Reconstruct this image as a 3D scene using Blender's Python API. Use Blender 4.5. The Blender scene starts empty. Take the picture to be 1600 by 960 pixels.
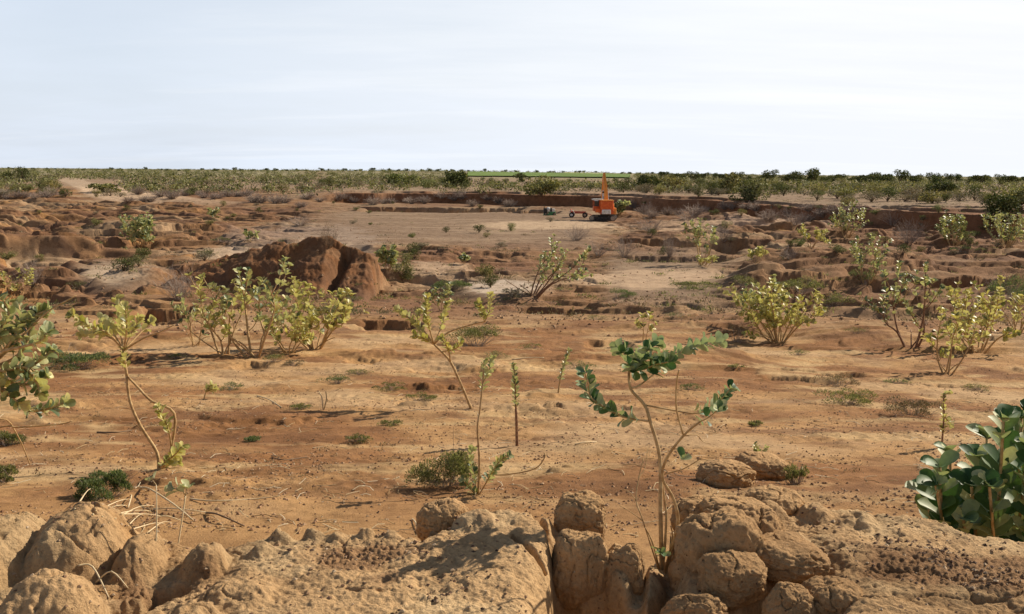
import bpy, math, random
import numpy as np
from mathutils import Vector, Matrix

# ------------------------------------------------------------------ camera model (pixels of the 1600x960 photograph)
F = 1537.0
CX, CY = 800.0, 480.0
CAM = np.array([0.0, 0.0, 8.0])
PITCH = math.radians(7.82)
ROLL = math.atan(0.0092)
_f = np.array([0, math.cos(PITCH), -math.sin(PITCH)])
_r0 = np.array([1.0, 0, 0]); _u0 = np.array([0, math.sin(PITCH), math.cos(PITCH)])
_r = _r0 * math.cos(ROLL) + _u0 * math.sin(ROLL)
_u = _u0 * math.cos(ROLL) - _r0 * math.sin(ROLL)

def ray(u, v):
    d = _f + _r * (u - CX) / F - _u * (v - CY) / F
    return d / np.linalg.norm(d)

def proj(X, Y, Z):
    dx, dy, dz = X - CAM[0], Y - CAM[1], Z - CAM[2]
    z = np.maximum(dx * _f[0] + dy * _f[1] + dz * _f[2], 0.05)
    x = dx * _r[0] + dy * _r[1] + dz * _r[2]
    y = dx * _u[0] + dy * _u[1] + dz * _u[2]
    return CX + F * x / z, CY - F * y / z

def on_level(u, v, z):
    """Where the sight line of a pixel meets the level z."""
    d = ray(u, v); t = (z - CAM[2]) / d[2]
    return CAM + d * t

def on_depth(u, v, Y):
    d = ray(u, v)
    return CAM + d * (Y / d[1])

# ------------------------------------------------------------------ noise
_rs = np.random.RandomState(7)
_perm = np.concatenate([_rs.permutation(512)] * 2)
_ga = _rs.rand(512) * 2 * np.pi
_gx, _gy = np.cos(_ga), np.sin(_ga)

def noise(x, y, seed=0):
    x = np.asarray(x, float) + seed * 17.31; y = np.asarray(y, float) + seed * 9.77
    xi = np.floor(x).astype(np.int64); yi = np.floor(y).astype(np.int64)
    xf = x - xi; yf = y - yi
    u = xf * xf * xf * (xf * (xf * 6 - 15) + 10); v = yf * yf * yf * (yf * (yf * 6 - 15) + 10)
    def g(ix, iy, fx, fy):
        h = _perm[(_perm[ix & 511] + iy) & 511]
        return _gx[h] * fx + _gy[h] * fy
    a = g(xi, yi, xf, yf); b = g(xi + 1, yi, xf - 1, yf)
    c = g(xi, yi + 1, xf, yf - 1); d = g(xi + 1, yi + 1, xf - 1, yf - 1)
    return (a + (b - a) * u + (c - a) * v + (a - b - c + d) * u * v) * 1.5

def fbm(x, y, o=4, seed=0, g=0.5, lac=2.03):
    s = 0; a = 1.0; t = 0
    for k in range(o):
        s = s + a * noise(x, y, seed + k * 3); t += a
        x = np.asarray(x) * lac; y = np.asarray(y) * lac; a *= g
    return s / t

def ridged(x, y, o=3, seed=0):
    s = 0; a = 1.0; t = 0
    for k in range(o):
        s = s + a * (1 - np.abs(noise(x, y, seed + k * 5)) * 1.6); t += a
        x = np.asarray(x) * 2.1; y = np.asarray(y) * 2.1; a *= 0.5
    return s / t

def ss(a, b, x):
    t = np.clip((x - a) / (b - a), 0, 1)
    return t * t * (3 - 2 * t)

def smax(a, b, k):
    h = np.clip(0.5 + 0.5 * (a - b) / k, 0, 1)
    return b + (a - b) * h + k * h * (1 - h)

# ------------------------------------------------------------------ terrain
_ky = np.array([-6000, 0, 9, 12, 16, 20, 30, 40, 60, 90, 150, 200, 9000.0])
_kz = np.array([4.7, 4.7, 4.45, 4.05, 3.5, 3.0, 2.05, 1.4, .6, .12, 0.0, 0.0, 0.0])
def lower(Y):
    Y = np.asarray(Y, float)
    return (np.interp(Y, _ky, _kz) + np.interp(Y * .9, _ky, _kz) + np.interp(Y * 1.1, _ky, _kz)) / 3

def depth_on_lower(u, v):
    d = ray(u, v); t = np.geomspace(6, 3000, 1500)
    P = CAM[None, :] + d[None, :] * t[:, None]
    k = np.argmax(P[:, 2] < lower(P[:, 1]))
    return P[k]

# far bank: the line of its upper edge, found on the far plain's level
PLAIN = 3.1
_bu = np.array([430, 540, 700, 900, 1000, 1100, 1250, 1400, 1520, 1600])
_bv = np.array([299, 298, 299, 303, 306, 309, 317, 325, 329, 332])
_bp = np.array([on_level(a, b, PLAIN) for a, b in zip(_bu, _bv)])

# cut banks and pits: (u centre, v of the upper edge, half width px, depth m, reach towards the camera m, seed)
PITS = [
    (690, 324, 150, 2.7, 30, 1), (1060, 373, 130, 1.9, 16, 2), (1480, 424, 170, 1.5, 13, 3), (1210, 357, 60, 1.6, 14, 4),
    (1345, 372, 90, 1.1, 12, 5), (275, 484, 62, .75, 7, 6), (665, 430, 85, .6, 9, 7), (868, 470, 66, 1.0, 6.0, 8),
    (610, 500, 60, .40, 4, 9), (150, 352, 28, 1.1, 9, 10), (295, 349, 32, 1.0, 8, 11), (90, 362, 22, .7, 7, 12),
    (110, 420, 40, .7, 6, 13), (205, 455, 40, .5, 5, 14), (60, 398, 50, .6, 8, 15), (1310, 575, 46, .16, 2.2, 16),
    (1240, 567, 30, .15, 1.2, 17), (1060, 398, 120, .6, 8, 18), (1290, 395, 100, .7, 8, 19), (1180, 418, 90, .4, 7, 20),
    (1450, 350, 110, 1.0, 14, 21), (400, 395, 40, .6, 8, 22), (760, 395, 60, .5, 9, 23), (120, 470, 60, .45, 5, 24),
    (570, 560, 30, .12, 2.0, 25), (400, 572, 34, .14, 2.0, 26), (680, 600, 70, .10, 2.4, 27), (1240, 590, 60, .14, 1.6, 28),
    (1460, 590, 40, .12, 1.4, 29), (690, 572, 52, .09, 2, 30), (860, 638, 22, .12, .8, 31), (640, 628, 20, .14, .8, 32),
    (950, 528, 46, .22, 4, 33), (1040, 470, 60, .25, 3, 34), (230, 376, 60, .9, 10, 35), (30, 440, 60, .5, 6, 36),
    (430, 330, 60, 1.0, 16, 37), (240, 300, 70, 1.2, 25, 38), (60, 283, 60, 1.5, 30, 39), (830, 330, 45, 1.3, 16, 40),
    (500, 470, 70, .4, 5, 41), (1540, 395, 60, .6, 7, 42), (1100, 338, 60, 1.0, 14, 43), (340, 372, 40, .7, 8, 44),
]
_pits = []
for (pu, pv, hw, D, ext, sd) in PITS:
    P = depth_on_lower(pu, pv)
    _pits.append((P[0], P[1], hw * P[1] / F, D, ext, sd))

# the excavated heap left of the middle
HEAP = depth_on_lower(458, 447)

MZ = 6.25                                                    # level of the clay mound the photographer stands on
_eu = np.array([-900, -60, 0, 60, 130, 160, 215, 270, 310, 350, 380, 430, 470, 520, 565, 600, 640, 655, 690, 730, 780, 850, 940, 970, 992, 1006, 1040, 1054, 1062, 1130, 1200, 1300, 1400, 1450, 1520, 1600, 1800, 2600])
_ev = np.array([790, 800, 800, 800, 800, 802, 806, 812, 822, 828, 830, 826, 828, 828, 826, 828, 832, 834, 808, 796, 798, 806, 818, 818, 826, 790, 762, 768, 788, 788, 784, 782, 788, 800, 818, 832, 850, 830])
HOLE = np.array([(806, 1010), (832, 930), (846, 892), (864, 862), (882, 850), (912, 862), (945, 858), (970, 866), (998, 884), (1010, 900), (1020, 880), (1046, 862), (1062, 880), (1090, 915), (1120, 905), (1200, 890), (1290, 886), (1320, 925), (1290, 1010)], float)
GAP = np.array([(168, 918), (215, 908), (238, 888), (268, 892), (300, 900), (262, 922), (220, 942), (210, 1010), (160, 1010), (162, 950)], float)

def poly_sd(x, y, poly):
    """Signed distance (px, negative inside)."""
    d2 = np.full(x.shape, 1e18); inside = np.zeros(x.shape, bool)
    n = len(poly)
    for i in range(n):
        ax, ay = poly[i]; bx, by = poly[(i + 1) % n]
        ex, ey = bx - ax, by - ay
        t = np.clip(((x - ax) * ex + (y - ay) * ey) / (ex * ex + ey * ey), 0, 1)
        d2 = np.minimum(d2, (x - ax - t * ex) ** 2 + ((y - ay - t * ey) * 1.0) ** 2)
        c = ((ay > y) != (by > y)) & (x < (bx - ax) * (y - ay) / (by - ay + 1e-12) + ax)
        inside ^= c
    d = np.sqrt(d2)
    return np.where(inside, -d, d)

# rounded clay lumps fused with the mound: (u, v of the front foot, width px, height above MZ m, depth m, squareness)
LUMPS = [
    (70, 905, 200, .19, .75, 2.2), (186, 902, 100, .09, .50, 2.2), (30, 1000, 230, .15, .50, 2.2), (-90, 930, 200, .15, .9, 2.2),
    (146, 990, 64, .02, .28, 2.2), (300, 900, 110, .075, .36, 2.2), (272, 1000, 160, .05, .40, 2.4), (350, 965, 220, .03, .56, 2.6),
    (432, 852, 66, .05, .24, 2.0), (482, 852, 64, .045, .24, 2.2), (520, 853, 50, .03, .2, 2.0), (568, 850, 54, .055, .22, 2.0), (610, 853, 60, .03, .2, 2.2),
    (400, 880, 70, .035, .28, 2.2), (690, 838, 64, .06, .24, 2.2), (745, 850, 140, .085, .40, 2.4), (812, 850, 110, .06, .38, 2.4), (860, 846, 80, .04, .25, 2.4),
    (1215, 812, 90, .05, .30, 2.2), (1285, 815, 90, .05, .26, 2.2), (1130, 790, 120, .04, .34, 2.2), (1360, 830, 120, .03, .36, 2.2), (1250, 860, 120, .03, .30, 2.2),
    (965, 880, 66, .0, .22, 2.2), (890, 862, 66, .02, .22, 2.2), (1330, 880, 110, .02, .4, 2.2), (1170, 850, 150, .02, .4, 2.2), (1200, 890, 140, .0, .3, 2.2),
]
_lumps = []
for (lu, lv, lw, lh, ld, sq) in LUMPS:
    P = on_level(lu, lv, MZ)
    _lumps.append((P[0], P[1] + ld / 2, lw * P[1] / F / 2, ld / 2, lh, sq))

def terrain(X, Y, want_color=True):
    X = np.asarray(X, float); Y = np.asarray(Y, float)
    L = lower(Y)
    u, v = proj(X, Y, L)
    front = Y > 4
    u = np.where(front, u, 800); v = np.where(front, v, 2000)
    far = ss(10, 40, Y)
    z = L.copy()
    # broad undulation and small hummocks
    z += far * .45 * fbm(X / 55, Y / 40, 3, 1) * ss(500, 250, Y) + ss(8, 18, Y) * .16 * fbm(X / 7, Y / 5, 4, 2)
    # far bank and the rise to the plain
    Yb = np.interp(np.arctan2(X, np.maximum(Y, 1)), np.arctan2(_bp[:, 0], _bp[:, 1]), _bp[:, 1])
    Yb = Yb + 9 * fbm(X / 22, X * 0 + 3.3, 3, 5)
    wr = ss(440, 560, u)
    bank = .82 * ss(0, .7, Y - Yb - .8 * fbm(X / 5, Y / 5, 4, 8)) + .18 * ss(0, .6, Y - Yb - 6 - 9 * fbm(X / 11, Y / 11, 3, 10))
    easy = ss(185, 300, Y + 18 * fbm(X / 40, Y / 40, 3, 6))
    z += PLAIN * (wr * bank + (1 - wr) * easy)
    onplain = np.maximum(wr * bank, (1 - wr) * ss(.75, .95, easy))
    z += onplain * .5 * fbm(X / 60, Y / 60, 3, 9) * ss(900, 300, Y)
    # the land swells a little towards the skyline left of and behind the excavator
    z += 4.2 * np.exp(-((np.arctan2(X, np.maximum(Y, 1)) + .04) / .27) ** 2) * ss(420, 1500, Y) * (1 + .25 * fbm(X / 500, Y / 700, 2, 13))
    # cut banks
    cut = np.zeros_like(z)
    for (px, py, wx, D, ext, sd) in _pits:
        m = (np.abs(X - px) < wx * 1.15) & (Y > py - ext * 1.2) & (Y < py + ext * .5 + 4)
        if not m.any(): continue
        x = X[m]; y = Y[m]
        a = wx * .09 + .25
        s = y - py - a * 2.6 * fbm((x - px) / (wx * .6 + .3), y * 0 + sd, 3, sd, .4) - a * .22 * fbm(x / (.5 * a + .1), y / (.5 * a + .1), 3, sd)
        side = 1 - ss(.55, 1.0, np.abs(x - px) / wx + .25 * noise(x / (wx * .3), y / (wx * .3), sd + 4))
        wl = max(.10 * D + .02, .0022 * py)
        s = s + 1.1 * wl * fbm(x / (5 * wl), y / (5 * wl), 4, sd + 12)
        tt = np.clip((s + 2.4 * wl) / (3.4 * wl), 0, 1)
        prof = ss(-ext, -ext * .15 - 2.4 * wl, s) * (1 - (.22 * tt + .78 * ss(.55, 1, tt)))
        dz = D * side * prof * (1 + .12 * fbm(x / (.9 * D + .3), y / (.9 * D + .3), 3, sd + 9))
        cut[m] = np.maximum(cut[m], dz)
    # little scarps everywhere between the flats
    flat = ss(44, 14, np.abs(v - 354 - (u - 600) * .01 - 9 * fbm(X / 30, Y / 40, 2, 15))) * ss(420, 560, u) * ss(980, 900, u)
    flat = np.maximum(flat, ss(55, 25, np.abs(v - 430)) * ss(920, 980, u) * ss(1200, 1080, u))
    tr = np.interp(v, [278, 284, 288, 294, 300, 308, 318, 326], [190, 165, 125, 112, 122, 150, 230, 420])
    tw = np.interp(v, [278, 284, 288, 294, 300, 308, 318], [6, 20, 26, 22, 22, 40, 80])
    track = ss(1.1, .7, np.abs(u - tr) / tw) * ss(276, 281, v) * ss(326, 312, v)
    flat = np.maximum(flat, track)
    flat = np.maximum(flat, np.maximum(ss(1.5, .9, np.hypot((u - 188) / 62, (v - 427) / 16)), ss(1.4, .9, np.hypot((u - 785) / 66, (v - 444) / 12))))
    rough = 1.15 * (.30 * ss(23, 33, Y) + .70 * ss(42, 62, Y)) * ss(260, 180, Y) * (1 - flat) * (.55 + .45 * ss(420, 200, u) + .3 * ss(1000, 1200, u))
    n1 = fbm(X / 22, Y / 9, 5, 21, .5)
    n2 = fbm(X / 13 + 40, Y / 6, 5, 25, .5)
    n4 = fbm(X / 26 + 9, Y / 9 + 4, 5, 33, .55)
    gw = .00010 * np.clip(Y, 40, 200) + .005
    br1 = ss(-.12, .12, fbm(X / 24, Y / 11, 3, 71)); br2 = ss(-.12, .12, fbm(X / 20 + 7, Y / 10, 3, 73)); br3 = ss(-.1, .14, fbm(X / 18 + 3, Y / 9, 3, 75))
    sc = .75 * br1 * ss(.07 - gw, .07 + gw, n1) + .5 * br2 * ss(-.13 - gw, -.13 + gw, n1) + .4 * br3 * ss(.12 - gw, .12 + gw, n2) + .65 * br2 * ss(.02 - gw, .02 + gw, n4) + .5 * br1 * ss(.2 - gw, .2 + gw, n4) - .3
    z += rough * (1 - onplain) * ((sc - .6) * .8 + .16 * fbm(X / 7.5, Y / 4, 5, 27, .6) + .3 * n2 + .09 * (ridged(X / 3.2, Y / 2.0, 3, 48) - .6))
    near_sc = ss(9, 13, Y) * ss(45, 25, Y)
    n3 = fbm(X / 3.2, Y / 2.2, 5, 29, .55)
    z += near_sc * (.07 * ss(.16, .24, n3) - .05 * ss(-.24, -.36, n3)) * ss(-.05, .25, fbm(X / 9, Y / 6, 3, 31))
    z -= cut
    # heap
    hx = (X - HEAP[0]); hy = (Y - HEAP[1])
    hm = (np.abs(hx) < 14) & (np.abs(hy - 2) < 13)
    heap = np.zeros_like(z)
    if hm.any():
        x = hx[hm]; y = hy[hm]; s = HEAP[1] / F
        ul = 470 + x / s
        ul2 = ul + 10 * fbm(x / 1.5, y / 1.5, 3, 33)
        top = np.interp(ul2, [255, 320, 380, 430, 470, 500, 518, 535, 560, 582, 594, 601], [.7, 1.7, 2.6, 3.05, 3.25, 3.35, 3.5, 3.05, 2.65, 2.4, 2.0, 0])
        yr = 3.0 + .6 * noise(x / 2.5, x * 0, 35) - .010 * (ul - 470)
        t = np.where(y < yr, (yr - y) / (5.0 + .9 * noise(x / 3.2, x * 0 + 5, 36)), (y - yr) / 5.5)
        fall = np.clip(1 - t ** 1.05, 0, 1)
        h = top * fall
        h = h + .26 * fbm(x / 1.5, y / 1.3, 5, 38, .55) * ss(0, .6, h) + .07 * noise(x / .2, y / .2, 39) * ss(0, .6, h)
        gully = np.exp(-((ul - 541 - y * 4) / 9.0) ** 2) * ss(.3, 1.2, h) * (y < yr)
        h = h - 1.0 * gully
        heap[hm] = np.maximum(h, 0)
    z += heap
    # fine ground texture and wash lines
    z += ss(9, 12, Y) * ss(60, 40, Y) * .045 * (ridged(X / 3.4 + .4 * noise(X / 1.1, Y / 1.1, 51), Y / 1.5, 3, 53) - .6)
    z += ss(7, 12, Y) * ss(90, 40, Y) * (.035 * fbm(X / .8, Y / .8, 3, 40) + .03 * noise(X / .19, Y / .17, 44) * ss(-.2, .3, noise(X / 2.5, Y / 1.6, 49)))
    z += ss(30, 60, Y) * ss(260, 190, Y) * .15 * fbm(X / 1.5, Y / 1.2, 3, 47, .6) * (1 - .6 * flat)
    # ---------------- the clay mound in front
    mm = (Y < 9) & (Y > -40)
    dirt = np.zeros_like(z); mound = np.zeros_like(z); holem = np.zeros_like(z)
    if mm.any():
        x = X[mm]; y = Y[mm]
        u1, v1 = proj(x, np.maximum(y, 1.0), np.full_like(x, MZ))
        v1 = np.where(y < 2.6, 1200, v1)
        wob = 7 * fbm(x / .22, y / .22, 3, 50) + 3 * noise(x / .06, y / .06, 52)
        m = ss(-9 - 75 * ss(1380, 1480, u1), 11, v1 - np.interp(u1, _eu, _ev) + wob)
        # zones of the floor between lumps
        lz = np.maximum(ss(385, 330, u1), 0)
        floor = MZ - .05 * lz - .06 * ss(1330, 1180, u1) * ss(1010, 1060, u1)
        # the middle slab leans down to the right and the front
        floor = floor + .05 * ss(560, 800, u1) * ss(1000, 930, u1) * ss(940, 830, v1)
        floor = floor + .05 * fbm(x / .55, y / .45, 3, 55) + .009 * fbm(x / .10, y / .10, 3, 58)
        # two vertical gullies in the slab's right end
        notch = ss(970, 1004, u1) * ss(1076, 1052, u1) * ss(900, 868, v1)
        floor = floor - (.10 + .24 * ss(866, 775, v1)) * notch
        floor = floor - .09 * ss(856, 876, u1) * ss(1018, 1004, u1)
        floor = floor - .05 * np.exp(-np.maximum(v1 - np.interp(u1, _eu, _ev), 0) / 9.0)
        top = floor
        for (cx, cy, rx, ry, h, sq) in _lumps:
            q = (np.abs(x - cx) < rx * 1.3) & (np.abs(y - cy) < ry * 1.3)
            if not q.any(): continue
            xx = x[q]; yy = y[q]
            wx = xx + .16 * rx * fbm(xx / (rx * .7), yy / (rx * .7), 3, 61); wy = yy + .16 * ry * fbm(xx / (rx * .7) + 9, yy / (rx * .7), 3, 62)
            rr = (np.abs((wx - cx) / rx) ** sq + np.abs((wy - cy) / ry) ** sq) ** (1 / sq)
            dome = MZ - .20 + (h + .20) * np.clip(1 - rr ** 2.2, 0, 1) ** .62
            dome = dome + .02 * fbm(xx / .13, yy / .13, 4, 63) * ss(1, .7, rr) - .022 * ss(.80, .97, ridged(xx / .30, yy / .30, 2, 65)) * ss(1, .6, rr)
            top[q] = smax(dome, top[q], .025)
        # hole and gap
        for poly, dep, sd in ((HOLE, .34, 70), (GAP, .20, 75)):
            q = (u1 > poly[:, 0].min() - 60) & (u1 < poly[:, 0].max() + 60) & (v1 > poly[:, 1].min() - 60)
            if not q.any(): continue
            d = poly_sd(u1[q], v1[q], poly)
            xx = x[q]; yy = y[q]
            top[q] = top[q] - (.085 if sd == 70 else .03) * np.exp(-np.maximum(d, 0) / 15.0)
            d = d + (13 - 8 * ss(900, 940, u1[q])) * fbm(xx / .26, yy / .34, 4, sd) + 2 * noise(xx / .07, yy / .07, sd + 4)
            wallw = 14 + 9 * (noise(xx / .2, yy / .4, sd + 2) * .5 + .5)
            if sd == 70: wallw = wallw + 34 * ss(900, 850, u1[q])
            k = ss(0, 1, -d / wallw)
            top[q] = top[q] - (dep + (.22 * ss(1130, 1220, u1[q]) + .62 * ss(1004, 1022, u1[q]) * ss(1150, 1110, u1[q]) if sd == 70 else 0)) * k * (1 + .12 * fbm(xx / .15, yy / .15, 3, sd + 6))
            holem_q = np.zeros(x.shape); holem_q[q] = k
            if sd == 70: hk = holem_q
        for (ga, gb, gw, gd) in (((864, 832), (872, 900), 8, .05), ((950, 830), (944, 890), 8, .05), ((800, 850), (850, 880), 3, .06), ((836, 815), (862, 846), 4, .05), ((660, 842), (648, 815), 6, .14), ((655, 842), (700, 826), 5, .10)):
            ex, ey = gb[0] - ga[0], gb[1] - ga[1]
            t = np.clip(((u1 - ga[0]) * ex + (v1 - ga[1]) * ey) / (ex * ex + ey * ey), 0, 1)
            dd = np.hypot(u1 - ga[0] - t * ex + wob * .5, (v1 - ga[1] - t * ey) * 1.0)
            top = top - gd * ss(gw * 1.7, gw * .2, dd)
        top = top + .006 * fbm(x / .07, y / .06, 3, 80) + .0055 * noise(x / .024, y / .022, 84) + .011 * (ridged(x / .10, y / .075, 3, 82) - .6) - .02 * ss(.06, .0, np.abs(noise(x / .33 + .3 * noise(x / .12, y / .12, 94), y / .26, 92))) * ss(-.1, .25, noise(x / .6, y / .6, 96)) - .005 * ss(.35, .6, noise(x / .05, y / .05, 88))
        deb = ss(.0, .35, fbm(x / .5, y / .4, 3, 90) + .55 * np.exp(-((u1 - 1500) / 170) ** 2 - ((v1 - 868 - (u1 - 1400) * .16) / 34) ** 2) * 1.6 + .5 * np.exp(-((u1 - 560) / 150) ** 2 - ((v1 - 868) / 20) ** 2) - .25)
        top = top + deb * .010 * noise(x / .018, y / .018, 86)
        zz = z[mm]
        z[mm] = np.where(m > 0, zz + m * (np.maximum(top, zz - .6) - zz), zz)
        mound[mm] = m; dirt[mm] = deb; holem[mm] = hk
    if not want_color:
        return z
    # ---------------- soil colours
    c = np.zeros(X.shape + (3,))
    def mixc(col, w):
        c[:] = c + (np.array(col) - c) * np.clip(w, 0, 1)[..., None]
    c[:] = (.40, .232, .10)
    n = fbm(X / 6, Y / 4.5, 4, 101); nb = fbm(X / 25, Y / 16, 4, 105)
    mixc((.26, .125, .05), .95 * ss(-.08, .24, n) * ss(8, 14, Y))
    mixc((.20, .095, .04), .85 * ss(.03, .28, fbm(X / 2.6, Y / 1.5, 4, 115)) * ss(9, 13, Y) * ss(60, 40, Y))
    mixc((.52, .36, .18), .7 * ss(.06, .3, fbm(X / 4 + 3, Y / 1.8, 4, 117)) * ss(9, 13, Y) * ss(60, 40, Y))
    mixc((.47, .315, .17), .75 * ss(.05, .35, -n))
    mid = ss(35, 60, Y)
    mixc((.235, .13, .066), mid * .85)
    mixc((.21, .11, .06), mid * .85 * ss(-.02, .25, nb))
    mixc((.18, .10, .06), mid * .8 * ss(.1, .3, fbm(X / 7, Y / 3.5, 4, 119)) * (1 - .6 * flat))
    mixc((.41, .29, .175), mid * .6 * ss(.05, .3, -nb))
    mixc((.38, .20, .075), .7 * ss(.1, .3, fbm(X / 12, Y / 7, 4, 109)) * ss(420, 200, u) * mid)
    mixc((.225, .155, .10), .85 * flat)
    mixc((.33, .235, .15), .6 * ss(.05, .3, fbm(X / 20, Y / 5, 3, 112)) * flat)
    def patch(pu, pv, ru, rv, col, w=1, sd=0):
        d = np.hypot((u - pu) / ru, (v - pv) / rv) + .35 * fbm(X / (ru * .02), Y / (ru * .02), 3, 120 + sd)
        mixc(col, w * ss(1.1, .75, d))
    patch(188, 427, 60, 15, (.46, .345, .235), .9, 1)
    patch(785, 444, 62, 11, (.48, .385, .295), .95, 2)
    patch(350, 396, 60, 12, (.45, .33, .22), .9, 3)
    patch(1010, 432, 110, 14, (.47, .33, .21), .8, 4)
    patch(680, 418, 90, 12, (.44, .31, .20), .8, 5)
    patch(1150, 425, 120, 9, (.44, .31, .20), .7, 6)
    patch(1230, 350, 160, 6, (.42, .29, .20), .8, 7)
    patch(860, 352, 120, 6, (.47, .34, .22), .9, 8)
    patch(1080, 355, 70, 12, (.44, .30, .19), .8, 9)
    patch(470, 378, 130, 30, (.34, .26, .20), .5, 10)
    # dirt track on the left
    mixc((.58, .42, .28), track)
    mixc((.26, .205, .145), onplain * .55)
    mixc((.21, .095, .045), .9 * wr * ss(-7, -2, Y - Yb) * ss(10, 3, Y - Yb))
    mixc((.40, .27, .17), onplain * .5 * ss(.05, .3, nb))
    mixc((.24, .24, .12), onplain * ss(500, 800, Y) * .6)
    mixc((.22, .10, .042), .9 * ss(.2, 1, heap) * ss(.2, -.2, fbm(X / 1.2, Y / 1.2, 3, 130)))
    mixc((.16, .075, .035), .8 * ss(.2, 1, heap) * ss(-.05, .3, fbm(X / 1.2, Y / 1.2, 3, 130)))
    mixc((.46, .245, .10), .8 * ss(.3, 1, cut) * ss(100, 160, Y) * ss(.0, .25, fbm(X / 4, Y / 4, 2, 133)))
    # mound clay
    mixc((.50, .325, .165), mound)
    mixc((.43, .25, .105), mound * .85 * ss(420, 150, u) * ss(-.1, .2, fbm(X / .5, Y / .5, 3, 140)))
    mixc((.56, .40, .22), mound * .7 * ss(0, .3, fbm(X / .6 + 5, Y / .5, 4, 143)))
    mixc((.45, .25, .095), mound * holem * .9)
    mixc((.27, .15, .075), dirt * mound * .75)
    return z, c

# ------------------------------------------------------------------ helpers
C = bpy.context.scene.collection
COUNT = {}
def link(o):
    C.objects.link(o); return o

def mesh_np(name, V, faces_flat, sizes, mat, smooth=True, colors=None):
    me = bpy.data.meshes.new(name)
    V = np.asarray(V, np.float32); n = len(V)
    me.vertices.add(n); me.vertices.foreach_set("co", V.ravel())
    fl = np.asarray(faces_flat, np.int32).ravel(); sizes = np.asarray(sizes, np.int32)
    me.loops.add(len(fl)); me.loops.foreach_set("vertex_index", fl)
    me.polygons.add(len(sizes))
    st = np.zeros(len(sizes), np.int32); st[1:] = np.cumsum(sizes)[:-1]
    me.polygons.foreach_set("loop_start", st)
    me.update(calc_edges=True)
    me.polygons.foreach_set("use_smooth", np.full(len(sizes), bool(smooth)))
    if colors is not None:
        at = me.color_attributes.new("soil", "FLOAT_COLOR", "POINT")
        cc = np.ones((n, 4), np.float32); cc[:, :3] = colors
        at.data.foreach_set("color", cc.ravel())
    me.materials.append(mat)
    me.validate()
    return me

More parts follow.
